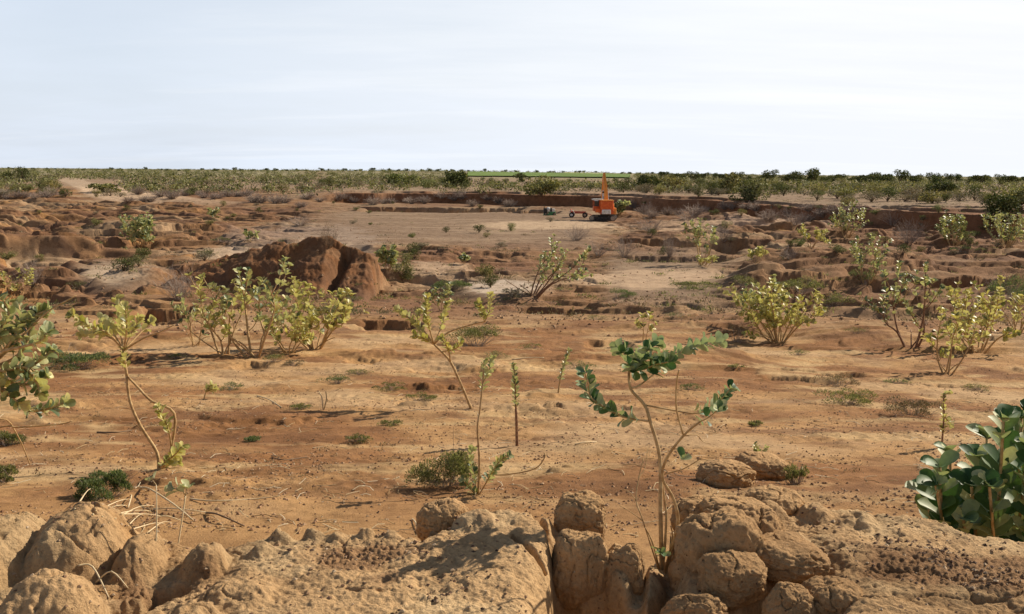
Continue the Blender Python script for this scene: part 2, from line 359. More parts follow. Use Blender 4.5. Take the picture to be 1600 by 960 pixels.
class MB:
    """Collects tubes, leaves, boxes ... and links them as ONE mesh."""
    def __init__(s):
        s.V = []; s.F = []; s.S = []; s.n = 0
        s.leaves = []
    def add(s, V, faces):
        V = np.asarray(V, float); s.V.append(V)
        for f in faces:
            s.F.extend([i + s.n for i in f]); s.S.append(len(f))
        s.n += len(V)
    def add_np(s, V, quads):
        s.V.append(V); q = quads + s.n
        s.F.extend(q.ravel().tolist()); s.S.extend([quads.shape[1]] * len(quads)); s.n += len(V)
    def tube(s, P, R, sides=6, cap=True):
        P = np.asarray(P, float); k = len(P)
        if np.isscalar(R): R = np.full(k, R)
        R = np.asarray(R, float)
        T = np.gradient(P, axis=0); T /= np.linalg.norm(T, axis=1)[:, None] + 1e-9
        ref = np.array([.31, .87, .38]) if abs(T[0, 1]) < .8 else np.array([1., .2, .1])
        A = np.cross(T, ref); A /= np.linalg.norm(A, axis=1)[:, None] + 1e-9
        B = np.cross(T, A)
        an = np.arange(sides) * 2 * np.pi / sides
        V = P[:, None, :] + R[:, None, None] * (np.cos(an)[None, :, None] * A[:, None, :] + np.sin(an)[None, :, None] * B[:, None, :])
        V = V.reshape(-1, 3)
        i = np.arange(k - 1)[:, None] * sides; j = np.arange(sides)[None, :]; j2 = (j + 1) % sides
        q = np.stack([i + j, i + j2, i + sides + j2, i + sides + j], -1).reshape(-1, 4)
        base = s.n
        s.add_np(V, q)
        if cap:
            s.F.extend([base + a for a in range(sides)][::-1]); s.S.append(sides)
            s.F.extend([base + (k - 1) * sides + a for a in range(sides)]); s.S.append(sides)
    def leaf(s, p, d, nrm, ln, wd):
        s.leaves.append((p, d, nrm, ln, wd))
    def box(s, c, size, rot=None, taper=1.0, bev=0.0):
        hx, hy, hz = np.array(size) / 2.0
        b = min(bev, hx * .9, hy * .9, hz * .9)
        if b <= 0:
            V = np.array([(x * hx * (taper if z > 0 else 1), y * hy * (taper if z > 0 else 1), z * hz) for z in (-1, 1) for x, y in ((-1, -1), (1, -1), (1, 1), (-1, 1))])
            Fc = [(3, 2, 1, 0), (4, 5, 6, 7), (0, 1, 5, 4), (1, 2, 6, 5), (2, 3, 7, 6), (3, 0, 4, 7)]
        else:
            rings = []
            for (z, ins) in ((-hz, b), (-hz + b, 0), (hz - b, 0), (hz, b)):
                t = taper if z > 0 else 1
                r = []
                for sx, sy in ((-1, -1), (1, -1), (1, 1), (-1, 1)):
                    ax, ay = hx * t - ins, hy * t - ins
                    pts = [(sx * ax, sy * (ay - b)), (sx * (ax - b), sy * ay)]
                    if sx * sy < 0: pts = pts[::-1]
                    # keep the ring counter-clockwise
                    r += pts if (sx, sy) in ((-1, -1), (1, 1)) else pts
                rings.append([(px, py, z) for px, py in r])
            V = np.array([p for r in rings for p in r]); m = 8
            an = np.arctan2(V[:m, 1], V[:m, 0]); order = np.argsort(an)
            V = np.concatenate([V[k * m:(k + 1) * m][order] for k in range(4)])
            Fc = [tuple(range(m))[::-1], tuple(range(3 * m, 4 * m))]
            for k in range(3):
                for j in range(m):
                    Fc.append((k * m + j, k * m + (j + 1) % m, (k + 1) * m + (j + 1) % m, (k + 1) * m + j))
        if rot is not None:
            V = V @ np.array(rot).T
        s.add(V + np.array(c, float), Fc)
    def disc(s, c, axis, r, w, sides=16, r2=None):
        axis = np.array(axis, float); axis /= np.linalg.norm(axis)
        c = np.array(c, float)
        e = min(w * .2, r * .2)
        P = [c - axis * w / 2, c - axis * (w / 2 - e), c + axis * (w / 2 - e), c + axis * w / 2]
        ref = np.array([0, 0, 1.]) if abs(axis[2]) < .8 else np.array([1., 0, 0])
        A = np.cross(axis, ref); A /= np.linalg.norm(A); B = np.cross(axis, A)
        an = np.arange(sides) * 2 * np.pi / sides
        R = [r - e, r, r, r - e]
        V = np.concatenate([p + rr * (np.cos(an)[:, None] * A + np.sin(an)[:, None] * B) for p, rr in zip(P, R)])
        Fc = [tuple(range(sides))[::-1], tuple(range(3 * sides, 4 * sides))]
        for k in range(3):
            for j in range(sides):
                Fc.append((k * sides + j, k * sides + (j + 1) % sides, (k + 1) * sides + (j + 1) % sides, (k + 1) * sides + j))
        s.add(V, Fc)
    def _flush(s):
        if not s.leaves: return
        p = np.array([l[0] for l in s.leaves]); d = np.array([l[1] for l in s.leaves]); nn = np.array([l[2] for l in s.leaves])
        ln = np.array([l[3] for l in s.leaves]); wd = np.array([l[4] for l in s.leaves])
        d = d / (np.linalg.norm(d, axis=1)[:, None] + 1e-9)
        side = np.cross(d, nn); side /= np.linalg.norm(side, axis=1)[:, None] + 1e-9
        nn = np.cross(side, d)
        ts = np.array([0, .16, .40, .66, .86, .96, 1.0]); ws = np.array([.12, .50, .86, 1.0, .84, .48, .08])
        V = np.zeros((len(p), len(ts), 3, 3))
        for i, (t, w) in enumerate(zip(ts, ws)):
            mid = p + d * (ln * t)[:, None] - nn * (ln * .22 * t * t)[:, None]
            off = side * (wd * .5 * w)[:, None]; up = nn * (wd * .5 * w * .38)[:, None]
            V[:, i, 0] = mid - off + up; V[:, i, 1] = mid; V[:, i, 2] = mid + off + up
        m = len(ts); q = []
        for i in range(m - 1):
            for j in range(2):
                q.append((i * 3 + j, i * 3 + j + 1, (i + 1) * 3 + j + 1, (i + 1) * 3 + j))
        q = np.array(q)
        Q = (q[None] + (np.arange(len(p)) * m * 3)[:, None, None]).reshape(-1, 4)
        s.add_np(V.reshape(-1, 3), Q); s.leaves = []
    def mesh(s, name, mat, origin=(0, 0, 0), smooth=True):
        s._flush()
        V = np.concatenate(s.V) - np.array(origin, float)
        return mesh_np(name, V, s.F, s.S, mat, smooth)
    def build(s, name, mat, parent=None, origin=(0, 0, 0), smooth=True):
        o = bpy.data.objects.new(name, s.mesh(name, mat, origin, smooth))
        if parent is not None: o.parent = parent
        return link(o)
    def empty(s):
        return not s.V and not s.leaves

def tag(o, label=None, cat=None, group=None, kind=None):
    if label: o["label"] = label
    if cat: o["category"] = cat
    if group: o["group"] = group
    if kind: o["kind"] = kind
    return o

def thing(name, loc, label, cat, group=None, rz=0.0):
    o = bpy.data.objects.new(name, None); o.empty_display_size = .2
    o.location = tuple(loc); o.rotation_euler = (0, 0, rz)
    link(o); return tag(o, label, cat, group)

# ------------------------------------------------------------------ materials
def new_mat(name):
    m = bpy.data.materials.new(name); m.use_nodes = True
    nt = m.node_tree; nt.nodes.clear()
    out = nt.nodes.new("ShaderNodeOutputMaterial")
    return m, nt, out

def N(nt, t, **kw):
    n = nt.nodes.new(t)
    for k, v in kw.items():
        setattr(n, k, v)
    return n

def ramp(nt, stops, fac):
    n = nt.nodes.new("ShaderNodeValToRGB")
    el = n.color_ramp.elements
    while len(el) < len(stops): el.new(.5)
    for e, (p, c) in zip(el, stops):
        e.position = p; e.color = (*c, 1)
    nt.links.new(fac, n.inputs[0]); return n.outputs[0]

def mixrgb(nt, mode, fac, a, b):
    n = nt.nodes.new("ShaderNodeMix"); n.data_type = 'RGBA'; n.blend_type = mode
    for sock, val in ((n.inputs[0], fac), (n.inputs[6], a), (n.inputs[7], b)):
        if hasattr(val, "is_linked"): nt.links.new(val, sock)
        elif isinstance(val, tuple): sock.default_value = (*val, 1)
        else: sock.default_value = val
    return n.outputs[2]

def math_n(nt, op, a, b=0.0):
    n = nt.nodes.new("ShaderNodeMath"); n.operation = op
    for i, v in enumerate((a, b)):
        if hasattr(v, "is_linked"): nt.links.new(v, n.inputs[i])
        else: n.inputs[i].default_value = v
    return n.outputs[0]

def noise_n(nt, vec, scale, detail=4, rough=.55):
    n = nt.nodes.new("ShaderNodeTexNoise")
    n.inputs["Scale"].default_value = scale; n.inputs["Detail"].default_value = detail; n.inputs["Roughness"].default_value = rough
    nt.links.new(vec, n.inputs["Vector"]); return n.outputs["Fac"]

def earth_material(name, attr=True, base=(.42, .27, .145)):
    m, nt, out = new_mat(name)
    geo = N(nt, "ShaderNodeNewGeometry"); pos = geo.outputs["Position"]
    if attr:
        a = N(nt, "ShaderNodeAttribute", attribute_name="soil"); col = a.outputs["Color"]
    else:
        rgb = N(nt, "ShaderNodeRGB"); rgb.outputs[0].default_value = (*base, 1); col = rgb.outputs[0]
    big = noise_n(nt, pos, .9, 5, .6); mid = noise_n(nt, pos, 6.5, 6, .65); fine = noise_n(nt, pos, 48, 5, .7)
    f1 = ramp(nt, [(.25, (.62, .58, .54)), (.5, (1, 1, 1)), (.78, (1.2, 1.22, 1.22))], big)
    f2 = ramp(nt, [(.28, (.62, .58, .55)), (.48, (1, 1, 1)), (.75, (1.2, 1.2, 1.2))], mid)
    f3 = ramp(nt, [(.30, (.55, .50, .47)), (.47, (1, 1, 1)), (.72, (1.25, 1.25, 1.25))], fine)
    c = mixrgb(nt, 'MULTIPLY', 1.0, col, f1); c = mixrgb(nt, 'MULTIPLY', .85, c, f2); c = mixrgb(nt, 'MULTIPLY', .7, c, f3)
    # scattered crumbs of litter and grit
    vo = N(nt, "ShaderNodeTexVoronoi"); vo.inputs["Scale"].default_value = 30; nt.links.new(pos, vo.inputs["Vector"])
    sp = ramp(nt, [(.10, (1, 1, 1)), (.17, (0, 0, 0))], vo.outputs["Distance"])
    sep = N(nt, "ShaderNodeSeparateColor"); nt.links.new(vo.outputs["Color"], sep.inputs[0])
    crumb = ramp(nt, [(0, (.09, .05, .03)), (.45, (.16, .085, .045)), (.7, (.30, .18, .09)), (.88, (.5, .38, .22)), (1, (.62, .52, .38))], sep.outputs[0])
    gate = ramp(nt, [(.48, (0, 0, 0)), (.6, (1, 1, 1))], noise_n(nt, pos, 1.7, 4, .6))
    spg = mixrgb(nt, 'MULTIPLY', 1.0, sp, gate)
    c = mixrgb(nt, 'MIX', spg, c, crumb)
    b = N(nt, "ShaderNodeBsdfPrincipled"); b.inputs["Roughness"].default_value = .95
    b.inputs["Specular IOR Level"].default_value = .15
    nt.links.new(c, b.inputs["Base Color"])
    hsum = math_n(nt, 'ADD', math_n(nt, 'MULTIPLY', mid, .42), math_n(nt, 'MULTIPLY', fine, .38))
    bump = N(nt, "ShaderNodeBump"); bump.inputs["Strength"].default_value = 1.0; bump.inputs["Distance"].default_value = .05
    nt.links.new(hsum, bump.inputs["Height"]); nt.links.new(bump.outputs[0], b.inputs["Normal"])
    nt.links.new(b.outputs[0], out.inputs[0]); return m

def leaf_material(name, stops, under=None, trans=.3, rough=.45, spec=.4, sheen=None, objrand=0.0):
    m, nt, out = new_mat(name)
    geo = N(nt, "ShaderNodeNewGeometry")
    r = geo.outputs["Random Per Island"]
    c = ramp(nt, stops, r)
    if objrand:
        oi = N(nt, "ShaderNodeObjectInfo")
        tint = ramp(nt, [(0, (.70, .74, .72)), (.3, (1.0, 1.0, .9)), (.6, (1.2, 1.06, .86)), (.85, (.92, 1.08, .92)), (1, (1.35, 1.15, .95))], oi.outputs["Random"])
        c = mixrgb(nt, 'MULTIPLY', objrand, c, tint)
    var = noise_n(nt, geo.outputs["Position"], 35, 3, .6)
    c = mixrgb(nt, 'MULTIPLY', .5, c, ramp(nt, [(.3, (.7, .7, .66)), (.7, (1.25, 1.25, 1.2))], var))
    if under is not None:
        c = mixrgb(nt, 'MIX', geo.outputs["Backfacing"], c, under)
    b = N(nt, "ShaderNodeBsdfPrincipled"); b.inputs["Roughness"].default_value = rough
    b.inputs["Specular IOR Level"].default_value = spec
    nt.links.new(c, b.inputs["Base Color"])
    t = N(nt, "ShaderNodeBsdfTranslucent"); nt.links.new(mixrgb(nt, 'MULTIPLY', 1.0, c, (1.15, 1.15, .6)), t.inputs[0])
    mx = N(nt, "ShaderNodeMixShader"); mx.inputs[0].default_value = trans
    nt.links.new(b.outputs[0], mx.inputs[1]); nt.links.new(t.outputs[0], mx.inputs[2])
    nt.links.new(mx.outputs[0], out.inputs[0]); return m

def plain_material(name, stops, scale=9, rough=.7, spec=.3, metallic=0.0, bump=.25, island=False):
    m, nt, out = new_mat(name)
    tc = N(nt, "ShaderNodeTexCoord"); geo = N(nt, "ShaderNodeNewGeometry")
    nz = noise_n(nt, tc.outputs["Object"], scale, 5, .6)
    fac = nz
    if island:
        fac = math_n(nt, 'ADD', math_n(nt, 'MULTIPLY', nz, .45), math_n(nt, 'MULTIPLY', geo.outputs["Random Per Island"], .6))
    c = ramp(nt, stops, fac)
    b = N(nt, "ShaderNodeBsdfPrincipled"); b.inputs["Roughness"].default_value = rough; b.inputs["Metallic"].default_value = metallic
    b.inputs["Specular IOR Level"].default_value = spec
    nt.links.new(c, b.inputs["Base Color"])
    if bump:
        bp = N(nt, "ShaderNodeBump"); bp.inputs["Strength"].default_value = bump; bp.inputs["Distance"].default_value = .02
        nt.links.new(nz, bp.inputs["Height"]); nt.links.new(bp.outputs[0], b.inputs["Normal"])
    nt.links.new(b.outputs[0], out.inputs[0]); return m

M_GROUND = earth_material("soil_ground")
M_CLAY = earth_material("dry_clay", attr=False, base=(.47, .295, .145))
M_LEAF_BIG = leaf_material("waxy_green_leaf", [(0, (.032, .085, .024)), (.3, (.07, .15, .045)), (.6, (.15, .23, .095)), (.82, (.34, .41, .24)), (1, (.56, .56, .32))], under=(.36, .43, .27), trans=.26, rough=.5, spec=.35)
M_LEAF = leaf_material("grey_green_leaf", [(0, (.055, .09, .035)), (.3, (.16, .20, .08)), (.6, (.38, .41, .20)), (.85, (.58, .57, .30)), (1, (.64, .55, .18))], under=(.46, .48, .29), trans=.3, spec=.5)
M_LEAF_YEL = leaf_material("yellowish_leaf", [(0, (.14, .15, .045)), (.3, (.36, .35, .10)), (.65, (.58, .53, .19)), (1, (.70, .62, .25))], under=(.54, .52, .28), trans=.35, spec=.5)
M_STEM = plain_material("pale_corky_stem", [(.3, (.28, .16, .07)), (.5, (.50, .33, .15)), (.7, (.62, .46, .25))], 18, .8)
M_STEM_DARK = plain_material("reddish_stem", [(.3, (.13, .06, .035)), (.5, (.26, .14, .08)), (.7, (.42, .28, .16))], 18, .85)
M_STRAW = plain_material("dry_straw", [(.3, (.36, .24, .11)), (.5, (.60, .46, .25)), (.7, (.70, .60, .42))], 14, .8, island=True)
M_TWIG = plain_material("grey_dead_twig", [(.2, (.18, .13, .10)), (.5, (.33, .26, .21)), (.9, (.47, .39, .33))], 14, .9, island=True)
M_SCRUB = leaf_material("fine_scrub_leaf", [(0, (.05, .06, .028)), (.4, (.145, .16, .07)), (.8, (.27, .28, .13)), (1, (.44, .42, .23))], trans=.36, rough=.7, spec=.15)
M_SCRUB_BLUE = leaf_material("blue_green_scrub_leaf", [(0, (.04, .065, .032)), (.45, (.11, .155, .075)), (.85, (.22, .27, .13)), (1, (.38, .41, .22))], trans=.36, rough=.7, spec=.15)
M_SCRUB_DRY = leaf_material("dry_scrub_leaf", [(0, (.10, .075, .045)), (.4, (.20, .16, .10)), (.8, (.31, .26, .17)), (1, (.38, .33, .24))], trans=.15, rough=.85, spec=.1)
M_FAR = leaf_material("far_bush_leaf", [(0, (.045, .055, .026)), (.35, (.15, .16, .07)), (.75, (.29, .285, .14)), (1, (.44, .42, .24))], trans=.2, rough=.7, spec=.15, objrand=.9)
M_FAR_DARK = leaf_material("dark_tree_leaf", [(0, (.022, .032, .012)), (.45, (.075, .098, .034)), (.85, (.17, .185, .065)), (1, (.28, .27, .11))], trans=.15, rough=.7, spec=.15, objrand=.5)
M_FAR_GREY = leaf_material("grey_dry_bush", [(0, (.13, .105, .075)), (.4, (.23, .20, .15)), (.8, (.33, .29, .23)), (1, (.42, .38, .31))], trans=.15, rough=.85, spec=.1, objrand=.4)
M_BARK = plain_material("bush_bark", [(.3, (.10, .065, .04)), (.7, (.23, .16, .10))], 6, .9)
M_PEBBLE = plain_material("grit_and_litter", [(.2, (.05, .03, .02)), (.45, (.14, .075, .045)), (.65, (.32, .20, .11)), (.85, (.48, .36, .23)), (1, (.70, .62, .5))], 5, .9, island=True)
M_CLOD = plain_material("soil_clods", [(.2, (.16, .08, .04)), (.5, (.33, .19, .10)), (.9, (.48, .32, .19))], 5, .95, island=True)

# ------------------------------------------------------------------ ground sheet
def build_ground():
    rows = np.concatenate([
        np.geomspace(.9, 3.0, 40)[:-1], np.geomspace(3.0, 6.6, 520)[:-1], np.geomspace(6.6, 11, 80)[:-1],
        np.geomspace(11, 45, 380)[:-1], np.geomspace(45, 130, 500)[:-1], np.geomspace(130, 285, 640)[:-1], np.geomspace(285, 900, 130)[:-1], np.geomspace(900, 9000, 40)])
    a_f = np.radians(np.linspace(-35, 35, 1080))
    a_s = np.radians(np.concatenate([np.linspace(35, 180, 50)[1:-1]]))
    ang = np.concatenate([a_f, a_s, np.radians([180.0]), -a_s[::-1]])
    oy = -.6
    A, R = np.meshgrid(ang, rows)
    X = R * np.sin(A); Y = oy + R * np.cos(A)
    # keep depth lines level across the picture: stretch the radius by 1/cos inside the view
    k = 1 / np.maximum(np.cos(np.clip(np.abs(A), 0, math.radians(36))), .5)
    X = X * k; Y = oy + (Y - oy) * k
    nr, nc = X.shape
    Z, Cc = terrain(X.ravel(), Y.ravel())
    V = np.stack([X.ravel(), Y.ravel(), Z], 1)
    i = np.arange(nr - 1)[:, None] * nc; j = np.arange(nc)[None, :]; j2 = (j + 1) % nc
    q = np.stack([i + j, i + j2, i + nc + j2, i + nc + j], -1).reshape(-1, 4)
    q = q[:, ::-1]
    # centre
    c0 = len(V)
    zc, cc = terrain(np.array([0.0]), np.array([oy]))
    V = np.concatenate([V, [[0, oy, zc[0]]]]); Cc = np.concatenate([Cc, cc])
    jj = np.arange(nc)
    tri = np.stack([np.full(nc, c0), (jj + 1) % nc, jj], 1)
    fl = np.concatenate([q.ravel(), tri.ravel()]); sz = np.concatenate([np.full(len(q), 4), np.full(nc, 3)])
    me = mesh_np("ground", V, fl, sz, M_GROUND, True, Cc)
    o = link(bpy.data.objects.new("ground", me))
    return tag(o, "bare orange brown dug-over desert ground with a clay mound in front", "ground", kind="structure")
GROUND = build_ground()
bpy.context.view_layer.update()

def at(u, v):
    d = ray(u, v)
    ok, loc, nrm, idx = GROUND.ray_cast(Vector(CAM), Vector(d))
    if ok: return np.array(loc)
    return on_level(u, max(v, 290), PLAIN)

def hz(x, y):
    ok, loc, n, i = GROUND.ray_cast(Vector((x, y, 40)), Vector((0, 0, -1)))
    return loc.z if ok else 0.0
#@@PLANTS
# ------------------------------------------------------------------ growing plants
def perp(d, rng, k=None):
    d = np.asarray(d, float); r = rng.normal(size=3)
    p = r - d * (r @ d) / (d @ d + 1e-9)
    return p / (np.linalg.norm(p) + 1e-9)

def smooth_path(P, sub=3):
    P = np.asarray(P, float)
    if len(P) < 3: return np.array([P[0] + (P[-1] - P[0]) * t for t in np.linspace(0, 1, sub + 1)])
    out = []
    for i in range(len(P) - 1):
        p0 = P[max(i - 1, 0)]; p1 = P[i]; p2 = P[i + 1]; p3 = P[min(i + 2, len(P) - 1)]
        for t in np.arange(sub) / sub:
            out.append(.5 * ((2 * p1) + (-p0 + p2) * t + (2 * p0 - 5 * p1 + 4 * p2 - p3) * t * t + (-p0 + 3 * p1 - 3 * p2 + p3) * t ** 3))
    out.append(P[-1]); return np.array(out)

def sample_path(P, step):
    seg = np.linalg.norm(np.diff(P, axis=0), axis=1); cum = np.concatenate([[0], np.cumsum(seg)])
    n = max(int(cum[-1] / step), 1); s = np.linspace(0, cum[-1], n + 1)
    Q = np.stack([np.interp(s, cum, P[:, k]) for k in range(3)], 1)
    return Q, s / max(cum[-1], 1e-9)

def leafy_stem(mbS, mbL, P, r0, r1, rng, f0=.5, f1=1.0, ll=.12, step=.07, sides=6, tip=True, droop=0.0, dens=1.0, nb=(0, 0, 0)):
    """A stem with opposite leaf pairs, each pair turned a quarter from the last."""
    P = smooth_path(P, 3)
    if mbS is not None:
        mbS.tube(P, np.linspace(r0, r1, len(P)), sides)
    Q, t = sample_path(P, step)
    ang0 = rng.uniform(0, 6.28)
    for i in range(len(Q)):
        if t[i] < f0 or t[i] > f1 or rng.uniform() > dens: continue
        T = Q[min(i + 1, len(Q) - 1)] - Q[max(i - 1, 0)]; T /= np.linalg.norm(T) + 1e-9
        ref = np.array([0, 0, 1.]) if abs(T[2]) < .9 else np.array([1., 0, 0])
        A = np.cross(T, ref); A /= np.linalg.norm(A); B = np.cross(T, A)
        a = ang0 + (i % 2) * 1.57 + rng.normal() * .35
        for sgn in (0, math.pi):
            lat = A * math.cos(a + sgn) + B * math.sin(a + sgn)
            k = .8 + .45 * t[i]
            d = lat * 1.0 + T * k + np.array([0, 0, .25 - droop]) + rng.normal(size=3) * .18
            d /= np.linalg.norm(d)
            nr = T * 1.0 - lat * .3 + np.array([0, 0, .25]) + rng.normal(size=3) * .42 + np.array(nb)
            L = ll * rng.uniform(.72, 1.12) * (1 - .25 * max(0, t[i] - .8) / .2)
            mbL.leaf(Q[i] + lat * .01, d, nr, L, L * rng.uniform(.66, .86))
    if tip and f1 >= 1:
        T = P[-1] - P[-2]; T /= np.linalg.norm(T) + 1e-9
        for k in range(5):
            lat = perp(T, rng); d = T * .7 + lat * .8; L = ll * rng.uniform(.5, 1.0)
            mbL.leaf(P[-1], d, -lat * .6 + T * .6 + np.array(nb), L, L * .7)

def shrub(label, u, v, hpx, wpx, seed, nst=6, lean=0.0, ll=.13, mat=None, group=None, smat=None, name="milkweed_shrub", cat="shrub", dens=.52, dead=2, br=3, f0=.45):
    """Open shrub of arching pale stems with leaf pairs, hpx/wpx its size in the photograph where it stands."""
    rng = np.random.RandomState(seed); ll = ll * 1.5; nst = max(3, int(nst * .8))
    B = at(u, v); s = np.linalg.norm(B - CAM) / F
    H = hpx * s; Wd = wpx * s * .5
    root = thing(name, B, label, cat, group)
    S = MB(); Lf = MB()
    r = max(.010 * H, .012)
    step = max(.10, .04 * H ** .7)
    for k in range(nst):
        a = 6.283 * k / nst + rng.uniform(-.5, .5)
        out = Wd * rng.uniform(.45, 1.0)
        hh = H * rng.uniform(.62, 1.0) * (1 - .25 * out / max(Wd, .01) + .12)
        tip = np.array([math.cos(a) * out + lean * H, math.sin(a) * out * .8, hh])
        st = np.array([math.cos(a), math.sin(a), 0]) * .05 * H
        b1 = st + np.array([tip[0] * .33, tip[1] * .33, hh * .28]) + rng.normal(size=3) * .04 * H
        b2 = st + np.array([tip[0] * .72, tip[1] * .72, hh * .62]) + rng.normal(size=3) * .05 * H
        st[2] = -.06 * H
        P = [st, b1, b2, tip]
        leafy_stem(S, Lf, P, r * 1.5, r * .45, rng, f0 + .12, 1, ll, step, 6, dens=dens)
        Ps = smooth_path(P, 4)
        for q in range(br):
            i = int(len(Ps) * rng.uniform(.3, .85)); p = Ps[i]
            T = Ps[min(i + 1, len(Ps) - 1)] - Ps[i - 1]; T /= np.linalg.norm(T)
            lat = perp(T, rng); ln = H * rng.uniform(.16, .38)
            d = T * .6 + lat * .8 + np.array([0, 0, .35]); d /= np.linalg.norm(d)
            e = p + d * ln; e[2] = min(e[2], H * 1.02)
            leafy_stem(S, Lf, [p, p + d * ln * .5 + np.array([0, 0, -.03 * H]), e], r * .7, r * .35, rng, .2, 1, ll * .92, step, 5, dens=dens)
    for k in range(dead):
        a = rng.uniform(0, 6.28); ln = Wd * rng.uniform(.5, 1.0)
        S.tube(smooth_path([[0, 0, -.03], [math.cos(a) * ln * .5, math.sin(a) * ln * .4, H * .12], [math.cos(a) * ln, math.sin(a) * ln * .8, H * rng.uniform(.15, .35)]]), np.linspace(r, r * .5, 7), 5)
    S.build("stem", smat or M_STEM, root); Lf.build("foliage", mat or M_LEAF, root)
    return root

def traced(label, base, paths, seed, B=None, nb=(0, 0, 0), ll=.1, mat=None, smat=None, name="milkweed_plant", cat="plant", rw=1.0, extra=None, group=None):
    """A plant whose stems follow the ones in the photograph; each stem gets its own run in depth.
    paths: (pixel points, radius px at foot, radius px at tip, first leafy fraction or None, depth drift m, density)"""
    rng = np.random.RandomState(seed)
    B = at(*base) if B is None else B
    D0 = B[1]; s = np.linalg.norm(B - CAM) / F
    root = thing(name, B, label, cat, group)
    S = MB(); Lf = MB(); ends = {}
    for pts, r0, r1, f0, drift, dens in paths:
        key0 = pts[0]
        d0 = ends.get(key0, D0)
        n = len(pts); P = []
        for i, (a, b) in enumerate(pts):
            dep = d0 + drift * i / max(n - 1, 1)
            P.append(on_depth(a, b, dep) - B)
            ends[(a, b)] = dep
        P = np.array(P)
        if key0 == base: P[0][2] -= .04
        if f0 is None:
            S.tube(smooth_path(P, 4), np.linspace(r0 * s * rw, r1 * s * rw, 4 * (n - 1) + 1 if n > 2 else 5), 8)
        else:
            Ps = smooth_path(P, 4)
            S.tube(Ps, np.linspace(r0 * s * rw, r1 * s * rw, len(Ps)), 8)
            leafy_stem(None, Lf, P, 0, 0, rng, f0, 1, ll, ll * .36, dens=dens, nb=nb)
    if extra: extra(S, Lf, B, D0, rng)
    S.build("stem", smat or M_STEM, root)
    if not Lf.empty(): Lf.build("foliage", mat or M_LEAF, root)
    return root

def clump_mesh(rng, W, D, H, n, bl, bw, tw=40, twr=.006, up=.5):
    """Low mass of fine leafy twigs: returns leaf builder and twig builder."""
    L = MB(); T = MB()
    ns = rng.randint(9, 14)
    cs = []
    for k in range(ns):
        a = rng.uniform(0, 6.28); q = math.sqrt(rng.uniform(0, 1))
        cs.append((math.cos(a) * q * W * .5, math.sin(a) * q * D * .5, H * rng.uniform(.25, .7) * (1 - .5 * q), rng.uniform(.5, 1.0)))
    per = n // ns
    V = []
    for cx, cy, cz, sz in cs:
        for j in range(per):
            d = rng.normal(size=3); d /= np.linalg.norm(d); d[2] = abs(d[2]) * .9 - .12
            rad = rng.uniform(.3, 1.0) ** .5
            p = np.array([cx + d[0] * W * .24 * sz * rad, cy + d[1] * D * .24 * sz * rad, max(cz + d[2] * H * .42 * sz * rad, .01)])
            ax = d * .7 + rng.normal(size=3) * .5 + np.array([0, 0, up]); ax /= np.linalg.norm(ax)
            si = perp(ax, rng); l = bl * rng.uniform(.6, 1.4); w_ = bw * rng.uniform(.6, 1.3)
            V += [p - si * w_ * .3, p + ax * l * .5 - si * w_ * .5, p + ax * l, p + ax * l * .5 + si * w_ * .5]
    V = np.array(V); q = np.arange(len(V)).reshape(-1, 4)
    L.add_np(V, q)
    for k in range(tw):
        cx, cy, cz, sz = cs[rng.randint(ns)]
        e = np.array([cx, cy, cz]) + rng.normal(size=3) * np.array([W * .14, D * .14, H * .22]); e[2] = abs(e[2])
        b = np.array([cx * .3, cy * .3, -.02])
        T.tube(smooth_path([b, (b + e) / 2 + rng.normal(size=3) * .06 * W, e], 2), np.linspace(twr, twr * .4, 5), 4, cap=False)
    return L, T

def scrub(label, u, v, wpx, hpx, seed, mat=None, tmat=None, n=1500, group=None, cat="scrub", name="low_scrub", bl=None, dep=.8, up=.5):
    rng = np.random.RandomState(seed)
    B = at(u, v); s = np.linalg.norm(B - CAM) / F
    W, H = wpx * s, hpx * s
    bl = bl or max(.035, W * .034); n = int(n * 1.7)
    root = thing(name, B, label, cat, group)
    L, T = clump_mesh(rng, W, W * dep, H, n, bl, bl * .3, 60, max(.004, W * .004), up)
    T.build("twig", tmat or M_TWIG, root); L.build("foliage", mat or M_SCRUB, root)
    return root

def twig_bush_mesh(rng, W, H, n=90, r=.012):
    T = MB()
    for k in range(n):
        a = rng.uniform(0, 6.28); q = rng.uniform(.2, 1)
        e = np.array([math.cos(a) * W * .5 * q, math.sin(a) * W * .45 * q, H * rng.uniform(.35, 1.0) * (1.1 - .45 * q)])
        b = np.array([math.cos(a) * W * .05, math.sin(a) * W * .05, -.05])
        m = b + (e - b) * .5 + rng.normal(size=3) * .07 * H + np.array([0, 0, .06 * H])
        P = smooth_path([b, m, e], 3)
        T.tube(P, np.linspace(r, r * .35, len(P)), 3, cap=False)
        for j in range(3):
            i = rng.randint(2, len(P) - 1); d = (e - b) / np.linalg.norm(e - b) * .6 + rng.normal(size=3) * .5
            f = P[i] + d * H * rng.uniform(.12, .28); f[2] = max(f[2], .02)
            T.tube(np.array([P[i], (P[i] + f) / 2 + rng.normal(size=3) * .02 * H, f]), np.array([r * .6, r * .45, r * .25]), 3, cap=False)
    return T

def dry_bush(label, u, v, wpx, hpx, seed, n=90, group=None, r=None, tint=None):
    rng = np.random.RandomState(seed)
    B = at(u, v); s = np.linalg.norm(B - CAM) / F
    T = twig_bush_mesh(rng, wpx * s, hpx * s, n, r or max(.008, .16 * s))
    o = T.build("dry_thorn_bush", tint or M_TWIG); o.location = tuple(B)
    return tag(o, label, "dry bush", group)

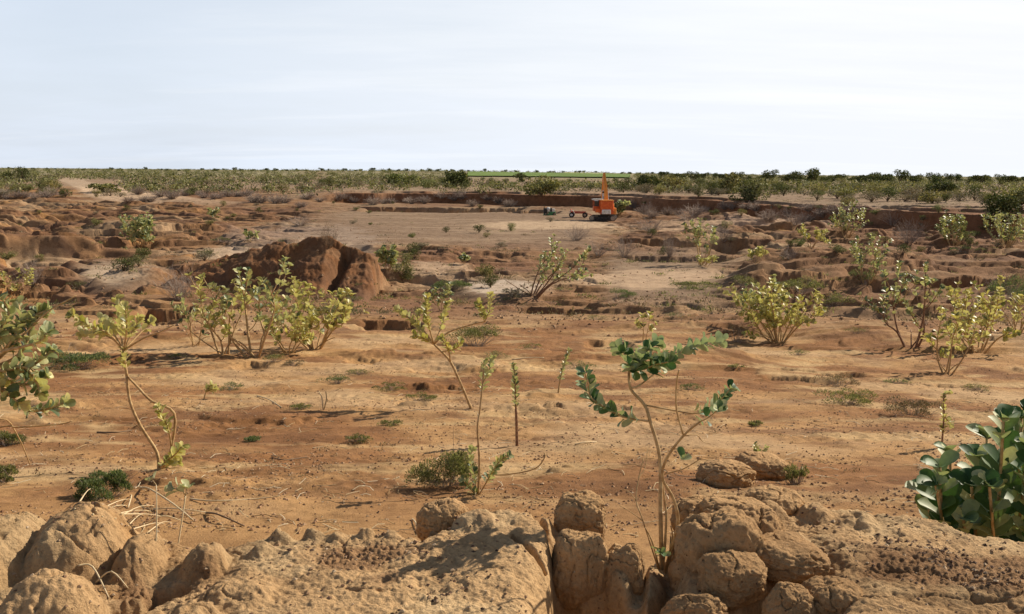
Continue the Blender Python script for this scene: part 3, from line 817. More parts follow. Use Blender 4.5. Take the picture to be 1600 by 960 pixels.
def crown_mesh(rng, W, H, n, ls, lobes=9, low=.12):
    """Uneven crown: leaf-size faces spread over and inside many lobes."""
    L = MB(); V = []
    cs = []
    for k in range(lobes):
        a = rng.uniform(0, 6.28); q = math.sqrt(rng.uniform(0, 1)) * .34
        cs.append((math.cos(a) * q * W, math.sin(a) * q * W, H * (low + rng.uniform(.15, .70)), rng.uniform(.16, .27)))
    for j in range(n):
        cx, cy, cz, r = cs[rng.randint(lobes)]
        d = rng.normal(size=3); d /= np.linalg.norm(d)
        rr = rng.uniform(.35, 1.08) ** .6
        p = np.array([cx + d[0] * r * W * rr, cy + d[1] * r * W * rr, max(cz + d[2] * r * H * 1.05 * rr, .05 * H)])
        ax = d + rng.normal(size=3) * .7; ax /= np.linalg.norm(ax); si = perp(ax, rng)
        l = ls * rng.uniform(.6, 1.5); w_ = l * rng.uniform(.45, .8)
        V += [p - ax * l * .5, p - si * w_ * .5, p + ax * l * .5, p + si * w_ * .5]
    V = np.array(V); L.add_np(V, np.arange(len(V)).reshape(-1, 4))
    S = MB()
    for cx, cy, cz, r in cs:
        e = np.array([cx, cy, cz])
        S.tube(smooth_path([np.array([0, 0, -.08 * H]), e * np.array([.25, .25, .45]), e], 2), np.linspace(.022 * W, .006 * W, 5), 5, cap=False)
    return L, S
# ------------------------------------------------------------------ boulders of dry clay round the hollow
def clay_boulder(label, u, vfront, wpx, hpx, seed, base_z=None, depth_k=.9, lift=0.0, squash=1.0, group="loose clay boulders around the hollow", Yd=None, p=None):
    rng = np.random.RandomState(seed)
    P = on_depth(u, vfront, Yd) if Yd else on_level(u, vfront, base_z)
    s = np.linalg.norm(P - CAM) / F
    w = wpx * s * .5; h = hpx * s * .5; d = w * depth_k
    import bmesh
    bm = bmesh.new(); bmesh.ops.create_icosphere(bm, subdivisions=6, radius=1.0)
    me = bpy.data.meshes.new("clay_boulder"); bm.to_mesh(me); bm.free()
    V = np.zeros(len(me.vertices) * 3); me.vertices.foreach_get("co", V); V = V.reshape(-1, 3)
    D = V / np.linalg.norm(V, axis=1)[:, None]
    p = p or 2.2 + .35 * (seed % 3)
    sup = (np.abs(D[:, 0]) ** p + np.abs(D[:, 1]) ** p + np.abs(D[:, 2]) ** p) ** (-1 / p)
    def n3(q, f, sd):
        return (noise(q[:, 0] * f + sd, q[:, 1] * f, sd) + noise(q[:, 1] * f, q[:, 2] * f + sd, sd + 1) + noise(q[:, 2] * f + sd, q[:, 0] * f, sd + 2)) / 1.9
    r = sup * (1 + .17 * n3(D, 1.3, seed) + .09 * n3(D, 2.9, seed + 5) + .045 * n3(D, 7, seed + 9) + .028 * n3(D, 15, seed + 13) + .018 * n3(D, 37, seed + 15) - .03 * ss(.10, .0, np.abs(n3(D, 3.1, seed + 30))))
    crack = np.abs(n3(D + .12 * np.stack([n3(D, 4, 3), n3(D, 4, 7), n3(D, 4, 11)], 1), 1.25, seed + 20))
    r = r - .13 * ss(.05, .0, crack) * ss(-.5, .2, D[:, 2])
    V = D * r[:, None] * np.array([w, d, h * 1.05])
    V[:, 2] *= squash
    me.vertices.foreach_set("co", V.astype(np.float32).ravel()); me.update()
    me.polygons.foreach_set("use_smooth", np.full(len(me.polygons), True)); me.materials.append(M_CLAY)
    o = link(bpy.data.objects.new("clay_boulder", me))
    o.location = (P[0], P[1] + d, P[2] + h * .9 + lift)
    o.rotation_euler = (rng.uniform(-.1, .1), rng.uniform(-.12, .12), rng.uniform(-.3, .3))
    return tag(o, label, "boulder", group)

clay_boulder("big rounded clay boulder with a cracked top, right of the milkweed's foot", 1143, 985, 146, 150, 11, Yd=4.22)
clay_boulder("cracked clay boulder tucked behind the right shoulder of the biggest boulder", 1184, 960, 110, 142, 12, Yd=4.42)
clay_boulder("knobbly small clay boulder in front of the biggest one, over the dark hole", 1153, 958, 98, 74, 13, Yd=4.05)
clay_boulder("smooth loaf-shaped clay boulder overhanging the black shadow at the right of the hole", 1245, 918, 108, 48, 14, Yd=4.16, depth_k=1.2)
clay_boulder("flat-topped clay boulder lying lowest in the hole, at the bottom edge", 1090, 1004, 96, 58, 15, Yd=3.92, depth_k=.6)
clay_boulder("clay lump at the bottom edge, between the lowest boulder and the slope", 1244, 1010, 74, 74, 16, Yd=3.86)
clay_boulder("wide clay lump at the bottom edge beside the littered slope", 1316, 1015, 96, 84, 17, Yd=3.88)
clay_boulder("tilted dark-faced clay block standing behind the boulders, next to the plant's stems", 1096, 866, 84, 76, 18, Yd=4.80)
clay_boulder("low humped clay boulder behind the biggest one, in front of the tilted block", 1158, 868, 118, 72, 19, Yd=4.66)
clay_boulder("small clay boulder farther up, right of the humped one", 1222, 832, 90, 54, 20, Yd=5.0)
clay_boulder("pointed clay boulder perched on the back corner of the sandy slab", 907, 862, 78, 78, 25, Yd=4.72, p=3.6)
clay_boulder("upright rounded clay lobe at the slab's right end, below the pointed boulder", 908, 958, 82, 112, 27, Yd=4.34, p=2.9, group="clay lobes at the slab's right end")
clay_boulder("narrower clay lobe at the slab's right end, against the dark hollow", 976, 950, 66, 86, 29, Yd=4.36, p=2.5, group="clay lobes at the slab's right end")
def earth_lump(label, u, v, wpx, hpx, seed):
    P = at(u, v); clay_boulder(label, u, v + hpx * .5, wpx, hpx * 1.35, seed, Yd=P[1], group="earth lumps beyond the mound")
earth_lump("round earth lump beyond the mound, darker on its left side", 1142, 762, 84, 34, 22)
earth_lump("second earth lump beyond the mound, beside the small green weed", 1200, 750, 80, 34, 23)
clay_boulder("upright clay lump with a shaded left face on the slab's back edge", 690, 862, 84, 70, 24, Yd=4.66)

# ------------------------------------------------------------------ near plants traced from the photograph
def cluster(pts, ll, n, dy):
    def f(S, Lf, B, D0, rng):
        for (a, b) in pts:
            c = on_depth(a, b, D0 + rng.uniform(-dy, dy)) - B
            for k in range(n):
                d = rng.normal(size=3); d[2] = abs(d[2]) * .7 + .1; d /= np.linalg.norm(d)
                Lf.leaf(c, d, perp(d, rng) * .5 + np.array([0, 0, .6]), ll * rng.uniform(.7, 1.15), ll * .58)
    return f

_bx = on_depth(1035, 880, 4.72); _cb = np.array([_bx[0], _bx[1], hz(_bx[0], _bx[1])])
_pu, _pv = proj(*_cb); b = (float(_pu), float(_pv))
traced("tall milkweed with a bent bare trunk growing out of the hollow between clay boulders", b, [
    ([b, (1032, 800), (1031, 716), (1016, 659), (1007, 633), (985, 607), (983, 575)], 5.5, 3.2, None, .25, 1),
    ([b, (1058, 825), (1053, 782), (1035, 747), (1042, 716), (1068, 681), (1094, 659)], 4.6, 2.4, None, -.3, 1),
    ([b, (1041, 820), (1039, 786), (1033, 742)], 3.6, 2.6, None, .1, 1),
    ([(1016, 659), (976, 652), (946, 637), (924, 622), (919, 602), (914, 584)], 2.4, 1.5, .12, -.15, 1),
    ([(985, 607), (998, 603), (1024, 583), (1055, 556), (1099, 537), (1126, 532)], 2.6, 1.5, .28, .25, 1),
    ([(983, 575), (978, 556), (966, 542)], 2.2, 1.6, .1, .1, 1),
    ([(983, 575), (1000, 560), (1012, 545), (1026, 536)], 2.2, 1.6, .1, .2, 1),
    ([(983, 575), (1003, 578), (1025, 570), (1045, 566)], 2.2, 1.6, .1, -.2, 1),
    ([(1007, 633), (1055, 642), (1088, 646), (1116, 634), (1141, 608)], 2.2, 1.3, .5, -.1, 1),
    ([(1068, 681), (1057, 640), (1057, 600), (1061, 578)], 2.2, 1.8, None, -.1, 1),
    ([(1033, 742), (1050, 738), (1070, 732), (1096, 716)], 1.9, 1.1, None, -.2, 1),
    ([(1094, 659), (1108, 652), (1122, 640)], 1.6, 1.2, .3, -.1, .6),
    ([(1068, 681), (1088, 680), (1098, 690), (1110, 694)], 1.3, .8, None, .1, 1),
    ([b, (1005, 815), (994, 782), (998, 747), (1006, 716)], 2.0, 1.0, None, .2, 1),
    ([(994, 782), (982, 768), (972, 765)], 1.2, .7, None, .1, 1), ([(998, 747), (1008, 730), (1012, 700)], 1.1, .6, None, .1, 1),
    ([(1005, 815), (985, 800), (968, 790)], 1.1, .6, None, 0, 1), ([b, (1062, 850), (1066, 820)], 2.0, 1.2, None, -.1, 1),
    ([b, (1020, 850), (1008, 825)], 2.6, 1.4, None, -.1, 1), ([b, (1050, 845), (1048, 822)], 2.4, 1.5, None, -.15, 1),
], 31, B=_cb, ll=.062, rw=.62, mat=M_LEAF_BIG, extra=lambda S, Lf, B, D0, rng: (
    cluster([(985, 572), (1000, 568), (1018, 562), (1030, 560), (975, 552), (1012, 548), (992, 580), (1040, 566)], .068, 9, .10)(S, Lf, B, D0 + .2, rng),
    cluster([(1068, 716), (1064, 718)], .06, 2, .03)(S, Lf, B, D0 - .3, rng),
    cluster([(1033, 862), (1038, 866)], .05, 4, .05)(S, Lf, B, D0 - .1, rng)))

_bx = on_depth(1565, 826, 6.2); _bb = np.array([_bx[0], _bx[1], hz(_bx[0], _bx[1])])
_pu, _pv = proj(*_bb); b = (float(_pu), float(_pv))
rb = np.random.RandomState(5)
def shoots():
    out = []
    tips = [(1462, 712), (1440, 752), (1512, 742), (1478, 690), (1536, 668), (1562, 640), (1590, 636), (1600, 680), (1500, 792), (1540, 742), (1580, 720), (1480, 775), (1562, 785), (1610, 760), (1640, 700), (1650, 650), (1680, 740), (1620, 630), (1590, 800), (1520, 700), (1700, 680), (1640, 790), (1555, 700), (1456, 738)]
    for k, (a, c) in enumerate(tips):
        a, c = a + 6, c + 18
        m = ((b[0] * .3 + a * .7) + rb.uniform(-14, 14), (b[1] * .5 + c * .5) + rb.uniform(0, 30))
        out.append(([b, m, (a, c)], 2.6, 1.8, .45, rb.uniform(-.6, .5), .8))
    return out
traced("lush dark green milkweed bush with big rounded waxy leaves on the mound at right", b, shoots(), 33, B=_bb, nb=(-.25, -.7, .45), ll=.165, mat=M_LEAF_BIG, name="milkweed_bush", cat="bush")

b = (-72, 800)
def lp():
    P = [([b, (-70, 700), (-48, 620), (-30, 580)], 5, 3.5, None, .2, 1)]
    fk = (-30, 580)
    for pts, f0, dr in (([fk, (0, 552), (31, 543), (62, 534), (73, 520)], .75, -.2), ([fk, (-5, 560), (20, 530), (32, 500), (28, 476)], .3, .2), ([fk, (-20, 545), (0, 515), (14, 490), (6, 470)], .3, -.1),
                        ([fk, (0, 570), (22, 560), (40, 540), (52, 500), (60, 488)], .35, .3), ([fk, (5, 580), (40, 575), (58, 600), (62, 612)], .25, -.2), ([fk, (0, 590), (25, 600), (48, 600), (70, 590)], .25, .15),
                        ([fk, (-10, 600), (14, 616), (30, 630)], .25, -.25), ([fk, (0, 572), (30, 582), (60, 565), (80, 548)], .4, .1), ([fk, (-20, 540), (-30, 500), (-24, 470)], .2, .1),
                        ([fk, (10, 610), (40, 640), (72, 640), (100, 630)], .45, -.1), ([fk, (0, 530), (20, 515), (45, 498), (72, 486)], .5, .3)):
        P.append((pts, 2.6, 1.5, f0, dr, 1))
    P.append(([fk, (0, 560), (40, 520), (75, 487), (119, 462)], 1.6, .9, None, .3, 1))
    P.append(([(-70, 700), (0, 668), (31, 668), (94, 663), (113, 658)], 1.4, .8, None, .1, 1))
    P.append(([(-70, 700), (0, 655), (27, 680), (47, 727)], 1.2, .7, None, .5, 1))
    return P
traced("leafy milkweed reaching in from the left edge on pale bare branches", b, lp(), 35, ll=.135, mat=M_LEAF)

b = (248, 733)
traced("lanky milkweed with two long bare arching stems meeting under a yellowish head", b, [
    ([b, (245, 707), (219, 665), (203, 627), (198, 587)], 2.6, 2.0, None, .2, 1),
    ([b, (262, 720), (268, 699), (272, 646), (237, 627), (216, 606), (198, 587)], 2.4, 1.6, None, .2, 1),
    ([(198, 587), (195, 565), (193, 548)], 2.2, 2.0, .2, 0, 1),
    ([(193, 548), (170, 522), (135, 508), (114, 494)], 1.6, 1.0, .3, -.4, 1), ([(193, 548), (176, 530), (150, 520), (128, 520)], 1.4, .9, .4, .3, 1),
    ([(193, 548), (188, 515), (184, 470)], 1.7, 1.0, .25, .4, 1), ([(193, 548), (198, 515), (196, 482)], 1.6, 1.0, .3, -.3, 1),
    ([(193, 548), (206, 520), (217, 498)], 1.5, .9, .4, .2, 1), ([(193, 548), (222, 530), (248, 520), (272, 508)], 1.5, .8, None, -.3, 1),
    ([(193, 548), (215, 525), (235, 505)], 1.4, .8, .6, .5, .7), ([(193, 548), (172, 512), (160, 500)], 1.3, .8, .3, .5, 1),
    ([(268, 699), (262, 668), (247, 638)], 1.4, .9, .3, -.2, 1), ([b, (258, 722), (272, 712), (284, 698)], 1.6, 1.0, .2, -.2, 1), ([b, (262, 728), (274, 722)], 1.3, .8, .1, .2, 1),
], 37, ll=.125, mat=M_LEAF_YEL)

b = (737, 638)
traced("slanting milkweed with a long bare stem and a wide leafy head, left of the sapling", b, [
    ([b, (720, 600), (704, 566), (690, 550), (678, 538)], 2.2, 1.7, None, .3, 1),
    ([(704, 566), (700, 545), (690, 530)], 1.4, 1.0, .4, -.3, 1),
    ([(678, 538), (660, 515), (640, 498), (622, 484)], 1.5, .9, .3, .4, 1), ([(678, 538), (668, 500), (667, 462)], 1.5, .9, .3, -.4, 1),
    ([(678, 538), (690, 510), (699, 475)], 1.5, .9, .35, .5, 1), ([(678, 538), (660, 528), (648, 524)], 1.2, .8, .2, -.2, 1),
    ([(678, 538), (700, 520), (735, 508), (757, 503)], 1.5, 1.0, None, -.2, 1), ([(757, 503), (765, 485), (766, 462)], 1.2, .8, .1, .2, 1), ([(757, 503), (752, 485), (748, 475)], 1.1, .8, .1, -.2, 1),
    ([(690, 550), (712, 545), (720, 535)], 1.2, .8, .3, -.2, .8), ([(678, 538), (650, 510), (655, 490)], 1.2, .8, .3, .3, 1),
], 39, ll=.14, mat=M_LEAF_YEL)
b = (747, 772)
traced("thin milkweed whip with one tall bare stem rising behind the slab", b, [
    ([b, (749, 720), (746, 670), (750, 640), (754, 600), (756, 576)], 2.0, 1.2, None, .3, 1),
    ([(754, 600), (764, 580), (770, 560)], 1.0, .7, .2, .1, 1), ([(750, 640), (754, 600), (757, 565)], 1.2, .8, .35, .3, .9),
    ([b, (752, 744), (790, 742), (835, 733), (851, 715), (850, 707)], 1.3, .8, None, .2, 1),
    ([b, (768, 740), (780, 722), (794, 712)], 1.2, .8, .3, -.2, 1), ([b, (742, 750), (735, 720), (737, 705)], 1.0, .7, .2, .3, .8), ([b, (733, 762), (725, 752)], 1.0, .7, .1, -.1, 1),
], 41, ll=.085)
b = (808, 697)
traced("small upright milkweed sapling with a dark bare foot", b, [
    ([b, (807, 660), (806, 640)], 2.6, 2.0, None, 0, 1), ([(806, 640), (805, 605), (803, 572)], 1.6, 1.0, .05, .05, 1),
], 43, ll=.10, smat=M_STEM_DARK)
b = (872, 614)
traced("little leaning milkweed sapling on open ground right of the upright one", b, [([b, (877, 585), (889, 548)], 1.5, .9, .3, .2, 1)], 44, ll=.12)
b = (1471, 700)
traced("short dry-leaved sapling standing just left of the lush green bush", b, [
    ([b, (1475, 650), (1474, 618)], 1.4, 1.0, .3, .1, .7), ([(1475, 650), (1486, 664)], 1.0, .6, .2, .1, 1), ([(1474, 618), (1482, 614)], 1.0, .8, .2, .05, 1)], 45, ll=.075, mat=M_LEAF_YEL, smat=M_STEM_DARK)
b = (276, 850)
traced("two-leaved dry stalk standing in the heap of straw", b, [([b, (284, 815), (290, 775)], 1.2, .9, None, .1, 1), ([(290, 775), (284, 766), (272, 764)], 1.0, .7, .2, 0, 1), ([(290, 775), (292, 764)], .9, .7, .2, 0, 1)], 46, ll=.06, smat=M_STRAW)
b = (243, 850)
traced("thinner dry stalk left of the two-leaved one, forked at its tip", b, [([b, (245, 810), (244, 758)], 1.1, .7, None, .1, 1), ([(244, 758), (238, 750)], .8, .6, .2, 0, 1)], 47, ll=.045, smat=M_STRAW)
b = (1186, 722)
traced("tiny pale-leaved seedling beyond the earth lumps", b, [([b, (1184, 705), (1180, 695)], 1.0, .8, .1, 0, 1), ([b, (1194, 708), (1197, 700)], 1.0, .8, .1, .1, 1)], 48, ll=.07)
b = (318, 624)
traced("tiny yellow seedling with a tuft of leaves on bare ground", b, [([b, (322, 612), (330, 602)], .9, .8, .4, 0, 1), ([(322, 612), (336, 606)], .8, .7, .2, .1, 1)], 49, ll=.13, mat=M_LEAF_YEL)
b = (505, 641)
traced("pair of thin leafless stalks on bare ground left of the slanting milkweed", b, [([b, (503, 622), (498, 612)], 1.0, .7, None, 0, 1), ([b, (510, 625), (509, 612)], 1.0, .7, None, .1, 1)], 50, smat=M_STRAW)

# ------------------------------------------------------------------ mid-distance milkweed shrubs
GS = "milkweed shrubs scattered over the dug ground"
shrub("open milkweed with a crooked pale trunk, leftmost of three below the earth heap", 350, 553, 125, 100, 51, 5, 0, .16, M_LEAF_YEL, GS, br=3)
shrub("tallest of three milkweeds below the earth heap, on a bundle of bare trunks", 398, 557, 148, 108, 52, 7, 0, .16, M_LEAF, GS, br=3)
shrub("wide fan-shaped yellow-green milkweed, rightmost of three below the earth heap", 492, 545, 108, 150, 53, 12, 0, .17, M_LEAF_YEL, GS, br=4, f0=.3)
shrub("milkweed leaning strongly to the right beside the pale sand patch", 833, 463, 92, 90, 54, 8, .55, .19, M_LEAF, GS, smat=M_STEM_DARK)
shrub("tall narrow milkweed in front of the dark pit wall", 1097, 414, 80, 42, 55, 6, -.05, .24, M_LEAF, GS)
shrub("broad yellowish milkweed spreading low, with dark bare feet, right of centre", 1216, 535, 92, 160, 56, 17, -.12, .17, M_LEAF_YEL, GS, br=5, f0=.25)
shrub("milkweed with two bare stems in a V, nearest of the right-hand shrubs", 1480, 582, 95, 85, 57, 6, .1, .14, M_LEAF_YEL, GS)
shrub("ragged milkweed with reddish stems standing left of the V-stemmed one", 1424, 542, 125, 85, 58, 6, -.05, .16, M_LEAF, GS, smat=M_STEM_DARK)
shrub("wide bushy milkweed behind the V-stemmed one, with a low branch to the right", 1528, 550, 108, 125, 59, 11, .0, .16, M_LEAF_YEL, GS, br=4, f0=.25)
shrub("rounded pale green milkweed alone on the broken ground at left", 221, 386, 50, 58, 60, 12, 0, .30, M_LEAF, GS, br=4, f0=.15)
shrub("compact grey-green milkweed against the right foot of the earth heap", 606, 422, 36, 36, 61, 9, 0, .26, M_LEAF, GS, f0=.1)
shrub("upright milkweed with a dark foot on the ledge at right", 1353, 442, 75, 48, 62, 8, 0, .20, M_LEAF, GS)
shrub("sparse yellow milkweed on the ledge left of the pale-leaved one", 1268, 388, 40, 40, 63, 7, 0, .26, M_LEAF_YEL, GS)
shrub("pale-leaved milkweed in front of the dark gap in the bank", 1322, 372, 54, 56, 64, 9, 0, .27, M_LEAF, GS)
shrub("dark-footed milkweed left of the big round bush", 1490, 385, 54, 46, 65, 10, 0, .27, M_LEAF, GS, f0=.15)
shrub("spreading milkweed under the big round bush at the right edge", 1572, 386, 52, 72, 66, 12, 0, .27, M_LEAF, GS, f0=.15)
shrub("slim yellow milkweed sapling behind the tall plant's head", 1006, 532, 52, 18, 67, 3, 0, .15, M_LEAF_YEL, GS, dead=0, br=2)
shrub("low yellow milkweed in front of the tall narrow one", 1104, 418, 18, 40, 68, 7, 0, .20, M_LEAF_YEL, GS, dead=0)
shrub("small yellow tuft of milkweed on the pale flat right of the narrow one", 1183, 412, 26, 26, 69, 6, 0, .22, M_LEAF_YEL, GS, dead=0)
shrub("pale big-leaved milkweed close behind the excavator's right side", 968, 336, 24, 22, 70, 8, 0, .5, M_LEAF, GS, f0=.1)
shrub("small dark milkweed on the grey flat above the earth heap's left", 335, 340, 14, 22, 71, 6, 0, .36, M_LEAF, GS, dead=0)
shrub("tiny green milkweed left of the earth heap's top", 392, 378, 18, 26, 72, 6, 0, .28, M_LEAF, GS, dead=0)
shrub("tiny round milkweed on the flat right of the earth heap", 725, 413, 14, 14, 73, 5, 0, .24, M_LEAF, GS, dead=0)
shrub("leafy milkweed rising behind the broad yellowish one", 1180, 505, 70, 70, 74, 7, 0, .17, M_LEAF, GS)
shrub("small milkweed between the two pits behind the slanting plant", 690, 485, 40, 46, 75, 7, 0, .17, M_LEAF, GS)
shrub("stray milkweed on the bare ground by the right ledge", 1405, 470, 62, 50, 76, 6, 0, .18, M_LEAF, GS)
shrub("thin milkweed at the far right below the dark bank", 1592, 520, 70, 60, 77, 7, 0, .16, M_LEAF_YEL, GS)
shrub("small half-dry milkweed at the left edge of the pits", 28, 470, 50, 50, 78, 6, 0, .17, M_LEAF_YEL, GS)
shrub("small milkweed standing left of the tallest one, before the dark trench", 305, 540, 85, 60, 79, 4, -.1, .15, M_LEAF, GS, dens=.5)
shrub("low milkweed filling the gap between the tall and the fan-shaped one", 450, 552, 78, 70, 80, 7, 0, .16, M_LEAF_YEL, GS, f0=.2)

# ------------------------------------------------------------------ low scrub and dry bushes
LS = "low scrub clumps on the dug ground"
scrub("dense blue-green scrub clump behind the left edge's milkweed", 116, 576, 92, 34, 101, M_SCRUB_BLUE, n=2600, group=LS)
scrub("flat grey-green scrub at the left edge below the milkweed's branches", 12, 697, 54, 24, 102, M_SCRUB, n=1800, group=LS)
scrub("feathery blue-green scrub behind the left clay lump", 166, 780, 78, 48, 103, M_SCRUB_BLUE, n=3000, group=LS, up=1.0)
scrub("large brownish-green scrub at the foot of the tall bare whip", 700, 758, 112, 84, 104, M_SCRUB, n=4200, group=LS)
scrub("dark green scrub behind the slanting milkweed", 742, 542, 82, 46, 105, M_SCRUB, n=2400, group=LS)
scrub("sparse grey-green scrub on rough ground right of centre", 1322, 630, 84, 30, 106, M_SCRUB, n=1500, group=LS)
scrub("brown half-dry scrub left of the dry-leaved sapling", 1428, 650, 80, 34, 107, M_SCRUB_DRY, n=1900, group=LS)
scrub("small fresh green weed behind the earth lumps", 1242, 757, 36, 40, 108, M_SCRUB, n=700, group=LS, up=1.2)
scrub("green scrub clump in the ditch between the heap and the pale sand", 703, 453, 60, 20, 109, M_SCRUB_BLUE, n=1500, group=LS)
scrub("lone green scrub clump on the pale flat in the middle", 965, 466, 48, 20, 110, M_SCRUB_BLUE, n=1300, group=LS)
scrub("flat dark scrub clump left of the broad yellowish milkweed", 1088, 452, 70, 15, 111, M_SCRUB, n=1500, group=LS)
scrub("peaked green scrub clump above the broad yellowish milkweed", 1158, 450, 46, 28, 112, M_SCRUB, n=1300, group=LS)
scrub("wide grey-green scrub clump behind the broad yellowish milkweed", 1246, 458, 76, 32, 113, M_SCRUB, n=1900, group=LS)
scrub("dark scrub clump at the foot of the upright ledge milkweed", 1350, 444, 44, 32, 114, M_SCRUB_BLUE, n=1300, group=LS)
scrub("tuft of grey grass-like scrub at the left edge, nearest the lower corner", 6, 754, 44, 30, 115, M_SCRUB, n=1000, group=LS, up=1.2)
scrub("thin green scrub on the bare ground below the fan-shaped milkweed", 526, 600, 50, 16, 116, M_SCRUB_BLUE, n=700, group=LS)
scrub("faint flat scrub left of the slanting milkweed's stem", 606, 610, 56, 14, 117, M_SCRUB, n=700, group=LS)
scrub("small flat scrub beside the slanting milkweed's foot", 656, 626, 44, 14, 118, M_SCRUB, n=700, group=LS)
scrub("dark green scrub mass below the bank at the right edge", 1586, 472, 66, 44, 119, M_SCRUB_BLUE, n=2000, group=LS)
scrub("small dark flat scrub on the open ground left of the right edge", 1508, 394, 42, 11, 120, M_SCRUB_BLUE, n=900, group=LS)
scrub("grey-green scrub showing behind the fan-shaped milkweed", 532, 498, 48, 36, 121, M_SCRUB_BLUE, n=1500, group=LS)
scrub("faint brownish scrub on the ledge right of the wide grey-green clump", 1306, 478, 56, 24, 122, M_SCRUB, n=1000, group=LS)
scrub("small pale scrub just right of the leaning milkweed's foot", 880, 456, 30, 10, 123, M_SCRUB, n=600, group=LS)
scrub("low scrub on the slope in front of the earth heap's right end", 552, 470, 36, 12, 124, M_SCRUB, n=600, group=LS)
scrub("brown dead tangle beside the feet of the broad yellowish milkweed", 1150, 535, 34, 44, 125, M_SCRUB_DRY, n=900, group=LS, up=1)
scrub("dark rough tuft on the hummock above the grey-green scrub, right of centre", 1310, 604, 60, 26, 126, M_SCRUB_DRY, n=1000, group=LS)
scrub("flat green weed at the foot of the three milkweeds", 424, 566, 40, 18, 127, M_SCRUB, n=700, group=LS)
scrub("scrub on the small dark hollow left of centre, near the fan-shaped milkweed", 458, 572, 34, 12, 128, M_SCRUB_DRY, n=600, group=LS)
scrub("low green scrub under the pale green milkweed at left", 345, 378, 30, 9, 129, M_SCRUB, n=500, group=LS)
scrub("dark low scrub left of the pale sand patch in the pits", 122, 450, 30, 14, 130, M_SCRUB, n=600, group=LS)

rt = np.random.RandomState(19)
for k, (a, c) in enumerate(((80, 640), (275, 560), (360, 610), (470, 640), (560, 585), (610, 665), (830, 545), (905, 575), (930, 500), (1075, 610), (1150, 575), (1245, 555), (1400, 600), (1530, 610), (1180, 665), (395, 690), (560, 690), (1060, 500), (770, 560), (1340, 520))):
    w_ = rt.uniform(22, 46)
    scrub("small low green tuft on the open ground between the milkweeds and the mound", a, c, w_, w_ * rt.uniform(.25, .4), 140 + k, (M_SCRUB, M_SCRUB_BLUE, M_SCRUB_DRY)[0 if rt.uniform() < .6 else 1], n=420, group="small low tufts on the open ground")
GD = "leafless grey thorn bushes"
def db(l, u, v, w_, h_, sd, n=90, t=None): dry_bush(l, u, v, w_, h_, sd, n, GD, tint=t)
db("pale grey thorn bush left of the earth heap", 280, 468, 76, 54, 201, 120)
db("dark reddish dead bush on top of the earth heap", 516, 386, 46, 42, 202, 60, M_BARK)
db("rounded pinkish thorn bush on the flat at right", 1422, 380, 62, 40, 203, 120)
db("wide grey thorn bush right of the excavator", 1018, 362, 70, 30, 204, 110)
db("pale thorn bush inside the dark pit, left of the narrow milkweed", 1046, 402, 34, 40, 205, 80)
db("thorn bush at the left end of the dark pit", 975, 402, 56, 40, 206, 90)
db("brownish thorn bush on the pit's rim right of the narrow milkweed", 1130, 378, 44, 34, 207, 80)
db("faint thorn bush among the pits at the left edge", 50, 446, 44, 44, 208, 80)
db("thorn bush in front of the excavator's tracks", 900, 376, 64, 30, 209, 90)
db("low thorn bush on the flat in front of the leaning milkweed's tip", 935, 400, 50, 28, 210, 80)
db("thorn bush by the bank's dark gap", 1240, 352, 56, 26, 211, 80)
db("thorn bush on the ledge below the yellow milkweed", 1235, 405, 50, 24, 212, 80)
db("thorn bush on the middle ledge near the right edge", 1395, 352, 54, 24, 213, 80)
db("thorn bush on the grey flat behind the earth heap", 470, 352, 60, 18, 214, 80)
db("wide flat thorn bush on the far flat right of the track", 1075, 345, 60, 22, 215, 80)
db("big-rooted pale snag lying under the right ledge", 1430, 462, 40, 16, 216, 30)
db("thorn bush by the ledge at the far right of the pits", 1560, 452, 50, 30, 217, 80)
rngd = np.random.RandomState(77)
protos = []
for k in range(4):
    protos.append(twig_bush_mesh(np.random.RandomState(300 + k), 4.6, 1.9, 110, .03).mesh("dry_thorn_bush", M_TWIG))
def grey_row(spots, label, group):
    for (a, c) in spots:
        P = at(a, c)
        o = link(bpy.data.objects.new("dry_thorn_bush", protos[rngd.randint(4)]))
        o.location = tuple(P); o.rotation_euler = (0, 0, rngd.uniform(0, 6.28)); k = rngd.uniform(.75, 1.3); o.scale = (k, k, k * rngd.uniform(.85, 1.15))
        tag(o, label, "dry bush", group)
grey_row([(a + rngd.uniform(-6, 6), rngd.uniform(302, 314)) for a in np.linspace(-10, 96, 9)], "pale grey thorn bush in the thicket left of the dirt track", "grey thicket left of the dirt track")
grey_row([(a + rngd.uniform(-8, 8), rngd.uniform(304, 319)) for a in np.linspace(205, 400, 18)], "pale grey thorn bush in the thicket right of the dirt track", "grey thicket right of the dirt track")
grey_row([(a + rngd.uniform(-8, 8), rngd.uniform(308, 324)) for a in np.linspace(410, 800, 22)], "grey thorn bush at the foot of the cut bank left of the excavator", "grey bushes below the cut bank")
grey_row([(a + rngd.uniform(-8, 8), 322 + (a - 980) * .035 + rngd.uniform(-2, 18)) for a in np.linspace(985, 1330, 18)], "grey thorn bush at the foot of the cut bank right of the excavator", "grey bushes below the right bank")

